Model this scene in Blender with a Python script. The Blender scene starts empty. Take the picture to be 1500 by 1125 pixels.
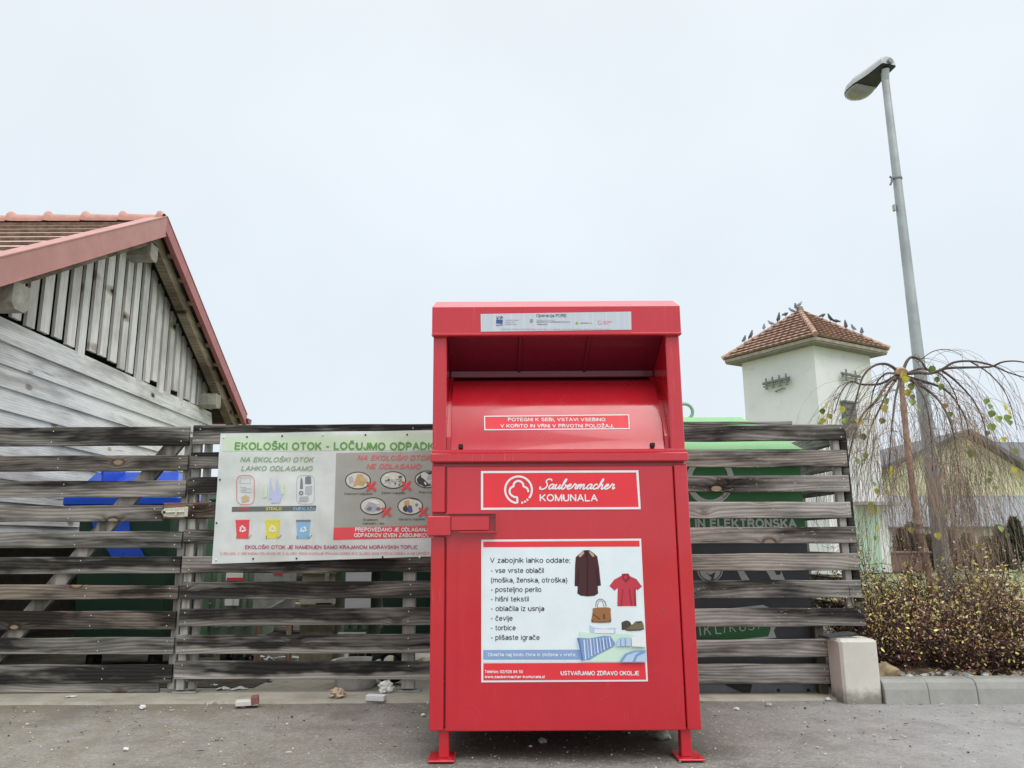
import bpy, math, random
from mathutils import Vector, Matrix, noise as mnoise
random.seed(7)
R = math.radians
scene = bpy.context.scene
C = scene.collection

# ------------------------------------------------------------------ camera
FPX, CX, CY, W, H = 1127.0, 720.0, 562.5, 1500.0, 1125.0
PITCH, ROLL, CAMZ = R(11.5), R(0.3), 1.0
fwd = Vector((0, math.cos(PITCH), math.sin(PITCH)))
up0 = Vector((0, -math.sin(PITCH), math.cos(PITCH)))
rt0 = Vector((1, 0, 0))
rt = rt0 * math.cos(ROLL) - up0 * math.sin(ROLL)
up = up0 * math.cos(ROLL) + rt0 * math.sin(ROLL)
cam = bpy.data.cameras.new('camera')
cam.sensor_width = 36.0
cam.lens = FPX / W * 36.0
cam.shift_x = (W / 2 - CX) / W
cam.clip_start = 0.05
cam.clip_end = 3000
co = bpy.data.objects.new('camera', cam)
m3 = Matrix((rt, up, -fwd)).transposed()
co.matrix_world = Matrix.Translation((0, 0, CAMZ)) @ m3.to_4x4()
C.objects.link(co)
scene.camera = co

# ------------------------------------------------------------------ sky and light
scene.view_settings.view_transform = 'Standard'
scene.view_settings.look = 'None'
scene.view_settings.gamma = 1
scene.view_settings.exposure = 0.0
SUN_EL, SUN_AZ = 50, 148          # degrees; azimuth: soft sun behind the camera, to the right
world = bpy.data.worlds.new('World')
scene.world = world
world.use_nodes = True
wt = world.node_tree
wt.nodes.clear()
def wn(t, **k):
    n = wt.nodes.new(t)
    for a, b in k.items(): setattr(n, a, b)
    return n
w_out = wn('ShaderNodeOutputWorld')
w_bg = wn('ShaderNodeBackground')
w_bg2 = wn('ShaderNodeBackground')
w_add = wn('ShaderNodeAddShader')
w_sky = wn('ShaderNodeTexSky', sky_type='NISHITA', sun_disc=False, sun_elevation=R(SUN_EL), sun_rotation=R(SUN_AZ))
w_tc = wn('ShaderNodeTexCoord')
w_sep = wn('ShaderNodeSeparateXYZ')
w_ramp = wn('ShaderNodeValToRGB')
w_no = wn('ShaderNodeTexNoise')
w_no.inputs['Scale'].default_value = 1.7
w_no.inputs['Detail'].default_value = 5
w_mr = wn('ShaderNodeMapRange')
w_mr.inputs['From Min'].default_value = 0.3
w_mr.inputs['From Max'].default_value = 0.7
w_mr.inputs['To Min'].default_value = 0.935
w_mr.inputs['To Max'].default_value = 1.06
w_mul = wn('ShaderNodeVectorMath', operation='SCALE')
L = wt.links.new
L(w_tc.outputs['Generated'], w_sep.inputs[0])
L(w_sep.outputs['Z'], w_ramp.inputs[0])
L(w_tc.outputs['Generated'], w_no.inputs['Vector'])
L(w_no.outputs['Fac'], w_mr.inputs['Value'])
e = w_ramp.color_ramp.elements                      # overcast: even near the horizon, brighter overhead
e[0].position, e[0].color = 0.0, (0.77, 0.845, 0.915, 1)
e[1].position, e[1].color = 1.0, (2.5, 2.55, 2.6, 1)
for p_, c_ in ((0.3, (0.775, 0.85, 0.918, 1)), (0.45, (0.80, 0.865, 0.922, 1)), (0.66, (0.825, 0.88, 0.93, 1)), (0.78, (1.5, 1.54, 1.58, 1))):
    x = e.new(p_); x.color = c_
L(w_ramp.outputs[0], w_mul.inputs[0])
L(w_mr.outputs[0], w_mul.inputs['Scale'])
L(w_mul.outputs[0], w_bg.inputs['Color'])
w_bg.inputs['Strength'].default_value = 1.0
L(w_sky.outputs[0], w_bg2.inputs['Color'])
w_bg2.inputs['Strength'].default_value = 0.006      # what little of the clear sky comes through the cloud
L(w_bg.outputs[0], w_add.inputs[0]); L(w_bg2.outputs[0], w_add.inputs[1])
L(w_add.outputs[0], w_out.inputs['Surface'])
sun = bpy.data.lights.new('sun', 'SUN')
sun.energy = 1.3
sun.angle = R(40)
sun.color = (1.0, 0.97, 0.92)
so = bpy.data.objects.new('sun', sun)
sd = Vector((math.sin(R(SUN_AZ)) * math.cos(R(SUN_EL)), math.cos(R(SUN_AZ)) * math.cos(R(SUN_EL)), math.sin(R(SUN_EL))))
so.rotation_euler = sd.to_track_quat('Z', 'Y').to_euler()
so.location = (3, -6, 12)
C.objects.link(so)

# ------------------------------------------------------------------ pixel -> world helpers (real positions measured off the photograph)
O = Vector((0, 0, CAMZ))
def ray(x, y): return fwd + rt * ((x - CX) / FPX) - up * ((y - CY) / FPX)
def P(x, y, Y): d = ray(x, y); return O + d * (Y / d.y)
def G(x, y, z=0.0): d = ray(x, y); return O + d * ((z - CAMZ) / d.z)
def PX(x, y, X): d = ray(x, y); return O + d * (X / d.x)
def PP(x, y, p, n): d = ray(x, y); return O + d * ((p - O).dot(n) / d.dot(n))

# ------------------------------------------------------------------ mesh helpers
class MB:
    def __init__(s): s.v, s.f, s.m, s.cur = [], [], [], 0
    def add(s, vs, fs):
        o = len(s.v); s.v += [tuple(v) for v in vs]
        for f in fs: s.f.append([i + o for i in f]); s.m.append(s.cur)
        return o
    def box(s, a, b, M=None):
        x0, y0, z0 = a; x1, y1, z1 = b
        vs = [Vector(p) for p in ((x0,y0,z0),(x1,y0,z0),(x1,y1,z0),(x0,y1,z0),(x0,y0,z1),(x1,y0,z1),(x1,y1,z1),(x0,y1,z1))]
        if M: vs = [M @ v for v in vs]
        s.add(vs, [(3,2,1,0),(4,5,6,7),(0,1,5,4),(1,2,6,5),(2,3,7,6),(3,0,4,7)])
    def bbox(s, a, b, r=0.01, M=None):               # box with chamfered edges
        x0,y0,z0 = a; x1,y1,z1 = b
        lx,ly,lz = x1-x0,y1-y0,z1-z0
        r = min(r, lx*.45, ly*.45, lz*.45)
        vs, idx = [], {}
        for i,x in enumerate((x0,x1)):
            for j,y in enumerate((y0,y1)):
                for k,z in enumerate((z0,z1)):
                    sx,sy,sz = (1,-1)[i],(1,-1)[j],(1,-1)[k]
                    idx[i,j,k,0] = len(vs); vs.append(Vector((x, y+sy*r, z+sz*r)))
                    idx[i,j,k,1] = len(vs); vs.append(Vector((x+sx*r, y, z+sz*r)))
                    idx[i,j,k,2] = len(vs); vs.append(Vector((x+sx*r, y+sy*r, z)))
        if M: vs = [M @ v for v in vs]
        q = []
        for i in (0,1):
            a4 = [idx[i,0,0,0],idx[i,1,0,0],idx[i,1,1,0],idx[i,0,1,0]]; q.append(a4 if i else a4[::-1])
            a4 = [idx[0,i,0,1],idx[1,i,0,1],idx[1,i,1,1],idx[0,i,1,1]]; q.append(a4[::-1] if i else a4)
            a4 = [idx[0,0,i,2],idx[1,0,i,2],idx[1,1,i,2],idx[0,1,i,2]]; q.append(a4 if i else a4[::-1])
        for i in (0,1):
            for j in (0,1):
                a4 = [idx[i,j,0,0],idx[i,j,1,0],idx[i,j,1,1],idx[i,j,0,1]]; q.append(a4 if i==j else a4[::-1])
                a4 = [idx[i,0,j,0],idx[i,1,j,0],idx[i,1,j,2],idx[i,0,j,2]]; q.append(a4[::-1] if i==j else a4)
                a4 = [idx[0,i,j,1],idx[1,i,j,1],idx[1,i,j,2],idx[0,i,j,2]]; q.append(a4 if i==j else a4[::-1])
        for i in (0,1):
            for j in (0,1):
                for k in (0,1):
                    t = [idx[i,j,k,0],idx[i,j,k,1],idx[i,j,k,2]]; q.append(t if (i+j+k)%2 else t[::-1])
        s.add(vs, q)
    def prism(s, poly, d):                            # planar polygon (Vectors) extruded along d
        n = len(poly); d = Vector(d)
        vs = [Vector(p) for p in poly] + [Vector(p) + d for p in poly]
        s.add(vs, [list(range(n))[::-1], list(range(n, 2*n))] + [(i, (i+1)%n, n+(i+1)%n, n+i) for i in range(n)])
    def face(s, poly): s.add(poly, [list(range(len(poly)))])
    def tube(s, path, rad, sides=8, cap=True):
        path = [Vector(p) for p in path]; n = len(path)
        if not hasattr(rad, '__len__'): rad = [rad]*n
        t = (path[1]-path[0]).normalized()
        a = t.orthogonal().normalized(); vs = []
        for i, p in enumerate(path):
            t = (path[min(i+1,n-1)] - path[max(i-1,0)])
            t = t.normalized() if t.length > 1e-9 else Vector((0,0,1))
            a = (a - t*a.dot(t)); a = a.normalized() if a.length > 1e-6 else t.orthogonal().normalized()
            b = t.cross(a)
            for k in range(sides):
                w = 2*math.pi*k/sides
                vs.append(p + (a*math.cos(w) + b*math.sin(w))*rad[i])
        fs = [(i*sides+k, i*sides+(k+1)%sides, (i+1)*sides+(k+1)%sides, (i+1)*sides+k) for i in range(n-1) for k in range(sides)]
        if cap: fs += [list(range(sides))[::-1], [(n-1)*sides+k for k in range(sides)]]
        s.add(vs, fs)
    def lathe(s, prof, c=(0,0,0), sides=24, axis='Z', cap=True):
        vs = []; c = Vector(c)
        for r_, h_ in prof:
            for k in range(sides):
                w = 2*math.pi*k/sides; x, y = r_*math.cos(w), r_*math.sin(w)
                vs.append(c + (Vector((x,y,h_)) if axis=='Z' else Vector((h_,x,y)) if axis=='X' else Vector((x,h_,y))))
        n = len(prof)
        fs = [(i*sides+k, i*sides+(k+1)%sides, (i+1)*sides+(k+1)%sides, (i+1)*sides+k) for i in range(n-1) for k in range(sides)]
        if cap: fs += [list(range(sides))[::-1], [(n-1)*sides+k for k in range(sides)]]
        s.add(vs, fs)
    def blob(s, c, r, seed=0, jag=.25, n=2):           # lumpy stone-like lump
        vs, fs = ICO[n]; c = Vector(c)
        out = []
        for v in vs:
            k = 1 + jag * mnoise.noise(v*1.7 + Vector((seed*3.1, seed*1.7, seed)))*2
            out.append(c + Vector((v.x*r[0], v.y*r[1], v.z*r[2]))*k)
        s.add(out, fs)
    def build(s, name, mats, parent=None, smooth=False, origin=None):
        me = bpy.data.meshes.new(name)
        o = Vector(origin) if origin is not None else Vector((0,0,0))
        me.from_pydata([tuple(Vector(v)-o) for v in s.v], [], s.f)
        if not isinstance(mats, (list, tuple)): mats = [mats]
        for m in mats: me.materials.append(m)
        if len(mats) > 1: me.polygons.foreach_set('material_index', s.m)
        if smooth:
            me.polygons.foreach_set('use_smooth', [True]*len(me.polygons))
            try: me.set_sharp_from_angle(angle=R(40))
            except Exception: pass
        me.update()
        ob = bpy.data.objects.new(name, me); C.objects.link(ob)
        if origin is not None: ob.location = o
        if parent is not None:
            ob.parent = parent
            if parent.parent is not None: ob.location = o - parent.location - parent.parent.location
            else: ob.location = o - parent.location
        return ob
def _ico():
    import bmesh
    d = {}
    for n in (1, 2, 3):
        b = bmesh.new(); bmesh.ops.create_icosphere(b, subdivisions=n, radius=1)
        b.verts.ensure_lookup_table()
        d[n] = ([v.co.copy() for v in b.verts], [[v.index for v in f.verts] for f in b.faces]); b.free()
    return d
ICO = _ico()
def tag(o, label=None, cat=None, group=None, kind=None):
    if label: o['label'] = label
    if cat: o['category'] = cat
    if group: o['group'] = group
    if kind: o['kind'] = kind
    return o
def empty(name, loc, label, cat, group=None):
    o = bpy.data.objects.new(name, None); o.location = loc; o.empty_display_size = .1
    C.objects.link(o); return tag(o, label, cat, group)

# ------------------------------------------------------------------ material helpers
def lin(c): c /= 255.; return c/12.92 if c <= .04045 else ((c+.055)/1.055)**2.4
ILL = 1.0                                             # daylight level: albedo = picture value / ILL
def A(r, g, b, k=1.0): return tuple(min(.9, lin(c)/ILL*k) for c in (r, g, b)) + (1,)
class NT:
    def __init__(s, name):
        s.mat = bpy.data.materials.new(name); s.mat.use_nodes = True
        s.t = s.mat.node_tree; s.b = s.t.nodes['Principled BSDF']
    def n(s, t, props=None, **ins):
        x = s.t.nodes.new('ShaderNode' + t)
        for a, b in (props or {}).items(): setattr(x, a, b)
        for a, b in ins.items():
            k = a.replace('_', ' ')
            if k not in x.inputs: k = int(a[1:])
            s.put(x.inputs[k], b)
        return x
    def put(s, sock, v):
        if isinstance(v, bpy.types.NodeSocket): s.t.links.new(v, sock)
        elif isinstance(v, bpy.types.Node): s.t.links.new(v.outputs[0], sock)
        else: sock.default_value = v
    def math(s, op, a, b=0.0, c=0.0, clamp=False):
        x = s.t.nodes.new('ShaderNodeMath'); x.operation = op; x.use_clamp = clamp
        s.put(x.inputs[0], a); s.put(x.inputs[1], b); s.put(x.inputs[2], c); return x.outputs[0]
    def mix(s, f, a, b, mode='MIX'):
        x = s.t.nodes.new('ShaderNodeMix'); x.data_type = 'RGBA'; x.blend_type = mode; x.clamp_factor = True
        s.put(x.inputs[0], f); s.put(x.inputs[6], a); s.put(x.inputs[7], b); return x.outputs[2]
    def ss(s, v, a, b, t0=0.0, t1=1.0):
        x = s.t.nodes.new('ShaderNodeMapRange'); x.interpolation_type = 'SMOOTHSTEP'
        s.put(x.inputs['Value'], v)
        for k, q in (('From Min', a), ('From Max', b), ('To Min', t0), ('To Max', t1)): x.inputs[k].default_value = q
        return x.outputs[0]
    def coord(s, scale=(1,1,1), rnd=0.0, which='Object'):
        tc = s.t.nodes.new('ShaderNodeTexCoord')
        v = tc.outputs[which]
        if rnd:
            oi = s.t.nodes.new('ShaderNodeObjectInfo')
            cb = s.n('CombineXYZ', X=s.math('MULTIPLY', oi.outputs['Random'], rnd), Y=s.math('MULTIPLY', oi.outputs['Random'], rnd*.37), Z=s.math('MULTIPLY', oi.outputs['Random'], rnd*.71))
            a = s.t.nodes.new('ShaderNodeVectorMath'); a.operation = 'ADD'; s.put(a.inputs[0], v); s.put(a.inputs[1], cb.outputs[0]); v = a.outputs[0]
        m = s.t.nodes.new('ShaderNodeVectorMath'); m.operation = 'MULTIPLY'; s.put(m.inputs[0], v); m.inputs[1].default_value = scale
        return m.outputs[0]
    def noise(s, vec, scale=1.0, detail=3.0, rough=.5, dist=0.0):
        return s.n('TexNoise', Vector=vec, Scale=scale, Detail=detail, Roughness=rough, Distortion=dist).outputs['Fac']
    def bump(s, h, strength=.3, dist=.01):
        b = s.n('Bump', Height=h, Strength=strength, Distance=dist); s.put(s.b.inputs['Normal'], b.outputs[0])
    def fin(s, col=None, rough=None, **k):
        if col is not None: s.put(s.b.inputs['Base Color'], col)
        if rough is not None: s.put(s.b.inputs['Roughness'], rough)
        for a, b in k.items(): s.put(s.b.inputs[a.replace('_', ' ')], b)
        return s.mat
_mc = {}
def plain(name, col, rough=.6, var=.12, scale=6, bump=0.0, bscale=80, metal=0.0, spec=.5, dirt=0.0, dirtcol=(.12,.11,.09,1), coat=0.0):
    if name in _mc: return _mc[name]
    t = NT(name); v = t.coord()
    n = t.noise(v, scale, 5, .6)
    c = t.mix(t.ss(n, .3, .7), tuple(x*(1-var) for x in col[:3])+(1,), tuple(min(.95, x*(1+var)) for x in col[:3])+(1,))
    if dirt:
        d = t.noise(t.coord((1,1,.35)), scale*2.3, 6, .7)
        c = t.mix(t.math('MULTIPLY', t.ss(d, .5, .75), dirt), c, dirtcol)
    rr = t.ss(t.noise(v, scale*3, 4), .2, .8, max(.02, rough-.08), min(1, rough+.08))
    if bump: t.bump(t.noise(v, bscale, 4, .6), bump, .004)
    _mc[name] = t.fin(c, rr, Metallic=metal, Specular_IOR_Level=spec, Coat_Weight=coat, Coat_Roughness=.12)
    return _mc[name]

def wood(name, dark, pale, axis='X', lines=270.0, patch=(.38, .68), bumps=.35, warpk=42.0, stretch=.75, ringc=.42, knot=14.0):
    """weathered softwood; the object's colour gives (lightness, pale lower edge, brown, pale flecks)"""
    t = NT(name)
    sw = {'X': (lambda a: a), 'Y': (lambda a: (a[1], a[0], a[2])), 'Z': (lambda a: (a[2], a[1], a[0]))}[axis]
    tc = t.t.nodes.new('ShaderNodeTexCoord'); oi = t.t.nodes.new('ShaderNodeObjectInfo')
    sep = t.n('SeparateXYZ', Vector=tc.outputs['Object'])
    cross = sep.outputs['Z'] if axis != 'Z' else sep.outputs['Y']
    sc = t.n('SeparateColor', Color=oi.outputs['Color'])
    RN = 41.0
    warp = t.noise(t.coord(sw((stretch, 1.3, 4.5)), RN), 1.0, 2, .5)
    kv = t.n('TexVoronoi', Vector=t.coord(sw((2.5, 0.6, 4.6)), RN), Scale=1.0, Randomness=1.0)
    kd = kv.outputs['Distance']
    kn = t.math('POWER', 2.718, t.math('MULTIPLY', t.math('MULTIPLY', kd, kd), -40.0))
    ph = t.math('ADD', t.math('MULTIPLY', cross, lines), t.math('MULTIPLY', warp, warpk))
    ph = t.math('ADD', ph, t.math('MULTIPLY', kn, knot))
    ring = t.math('MULTIPLY_ADD', t.math('SINE', ph), .5, .5)
    fib = t.noise(t.coord(sw((3.0, 60.0, 190.0)), RN), 1.0, 3, .6)
    pat = t.noise(t.coord(sw((.9, 1.0, 7.0)), RN), 1.0, 4, .62)
    blot = t.noise(t.coord(sw((3.0, 2.0, 9.0)), RN*2), 1.0, 3, .6)
    lightness = t.math('ADD', t.math('MULTIPLY', t.ss(pat, *patch), .85), t.math('SUBTRACT', sc.outputs[0], .5), clamp=True)
    lightness = t.math('ADD', lightness, t.math('MULTIPLY', t.math('SUBTRACT', blot, .5), .8), clamp=True)
    low = t.math('ADD', t.math('MULTIPLY', cross, -16.0), t.math('MULTIPLY', t.math('SUBTRACT', t.noise(t.coord(sw((2.2, 1, 5.0)), RN), 1.0, 3, .6), .5), 2.0))
    lowf = t.math('MULTIPLY', t.ss(low, .1, .65), sc.outputs[1])
    lightness = t.math('MAXIMUM', lightness, lowf)
    c = t.mix(lightness, dark, pale)
    g = t.math('MULTIPLY', t.math('MULTIPLY_ADD', t.math('POWER', ring, .8), ringc, 1.06-ringc), t.math('MULTIPLY_ADD', fib, .7, .62))
    gv = t.n('CombineColor', Red=g, Green=g, Blue=g)
    c = t.mix(1.0, c, gv.outputs[0], 'MULTIPLY')
    kc = t.n('SeparateColor', Color=kv.outputs['Color']).outputs[0]
    heart = t.mix(t.ss(kc, .45, .6), (.05, .036, .027, 1), (.30, .235, .165, 1))
    c = t.mix(t.ss(kn, .30, .62), c, t.mix(1.0, c, (.55, .5, .45, 1), 'MULTIPLY'))
    c = t.mix(t.ss(kn, .66, .82), c, heart)
    crk = t.noise(t.coord(sw((1.6, 4.0, 75.0)), RN*1.3), 1.0, 3, .6)
    c = t.mix(t.math('MULTIPLY', t.ss(crk, .66, .72), .75), c, (.018, .016, .014, 1))
    c = t.mix(t.math('MULTIPLY', sc.outputs[2], t.ss(pat, .3, .55, .35, 1)), c, t.mix(1.0, c, (1.0, .66, .46, 1), 'MULTIPLY'))
    fl = t.noise(t.coord(sw((26.0, 10, 110.0)), RN), 1.0, 2, .5)
    c = t.mix(t.math('MULTIPLY', t.ss(fl, .68, .74), oi.outputs['Alpha']), c, (.5, .5, .48, 1))
    t.bump(t.math('ADD', t.math('MULTIPLY', ring, .6), t.math('MULTIPLY', fib, .9)), bumps, .004)
    return t.fin(c, .85, Specular_IOR_Level=.15)

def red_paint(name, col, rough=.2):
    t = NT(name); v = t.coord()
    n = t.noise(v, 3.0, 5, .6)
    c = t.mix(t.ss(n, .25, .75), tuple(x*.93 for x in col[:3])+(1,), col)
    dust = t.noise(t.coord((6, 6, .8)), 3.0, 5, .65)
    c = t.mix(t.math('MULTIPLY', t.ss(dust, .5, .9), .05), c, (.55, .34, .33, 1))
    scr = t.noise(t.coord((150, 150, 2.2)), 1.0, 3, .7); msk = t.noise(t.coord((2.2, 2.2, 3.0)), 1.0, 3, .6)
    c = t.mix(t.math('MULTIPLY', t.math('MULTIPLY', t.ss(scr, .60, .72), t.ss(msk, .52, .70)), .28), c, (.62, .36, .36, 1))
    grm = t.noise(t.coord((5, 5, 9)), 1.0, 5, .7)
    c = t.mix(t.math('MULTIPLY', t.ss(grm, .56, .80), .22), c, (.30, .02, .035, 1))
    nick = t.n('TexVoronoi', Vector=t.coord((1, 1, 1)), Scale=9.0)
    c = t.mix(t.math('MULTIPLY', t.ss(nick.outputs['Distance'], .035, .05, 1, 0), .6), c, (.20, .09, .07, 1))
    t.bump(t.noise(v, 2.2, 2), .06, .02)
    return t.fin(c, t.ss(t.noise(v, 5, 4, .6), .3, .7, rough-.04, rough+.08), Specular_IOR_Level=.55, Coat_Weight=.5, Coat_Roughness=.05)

M_RED = red_paint('red_paint', (.60, .017, .032, 1))
M_RED_SHADE = red_paint('shaded_red_paint', (.17, .004, .022, 1), .5)  # container red darkened: recess shade put into the paint colour
M_FENCE = wood('weathered_fence_wood', (.032, .030, .028, 1), (.47, .445, .40, 1), patch=(.34, .66))
M_FENCE_V = wood('weathered_post_wood', (.12, .115, .10, 1), (.46, .45, .41, 1), 'Z', patch=(.3, .6))
M_FENCE_Y = wood('weathered_rail_wood', (.05, .048, .045, 1), (.33, .32, .30, 1), 'Y')
M_SHED = wood('pale_shed_wood', (.40, .39, .37, 1), (.82, .81, .785, 1), 'Y', lines=300, patch=(.28, .6), bumps=.15, warpk=12.0, stretch=.3, ringc=.14, knot=5.0)
M_SHEDV = wood('pale_shed_slat_wood', (.47, .455, .43, 1), (.86, .845, .815, 1), 'Z', lines=320, patch=(.28, .6), bumps=.15, warpk=10.0, stretch=.3, ringc=.14, knot=4.0)
M_SHEDX = wood('pale_shed_front_wood', (.40, .39, .37, 1), (.82, .81, .785, 1), 'X', lines=300, patch=(.28, .6), bumps=.15, warpk=12.0, stretch=.3, ringc=.14, knot=5.0)
M_BEAM = wood('tan_beam_wood', (.16, .12, .085, 1), (.42, .37, .29, 1), 'Y', lines=260, patch=(.3, .7), warpk=12.0, ringc=.25)
M_BROWN = wood('bare_brown_board', (.16, .085, .05, 1), (.30, .175, .11, 1))
M_NAIL = plain('nail_steel', (.75, .75, .73, 1), .35, .05, metal=.6)
M_BLACK = plain('black_rubber', (.012, .012, .013, 1), .6)

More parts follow.
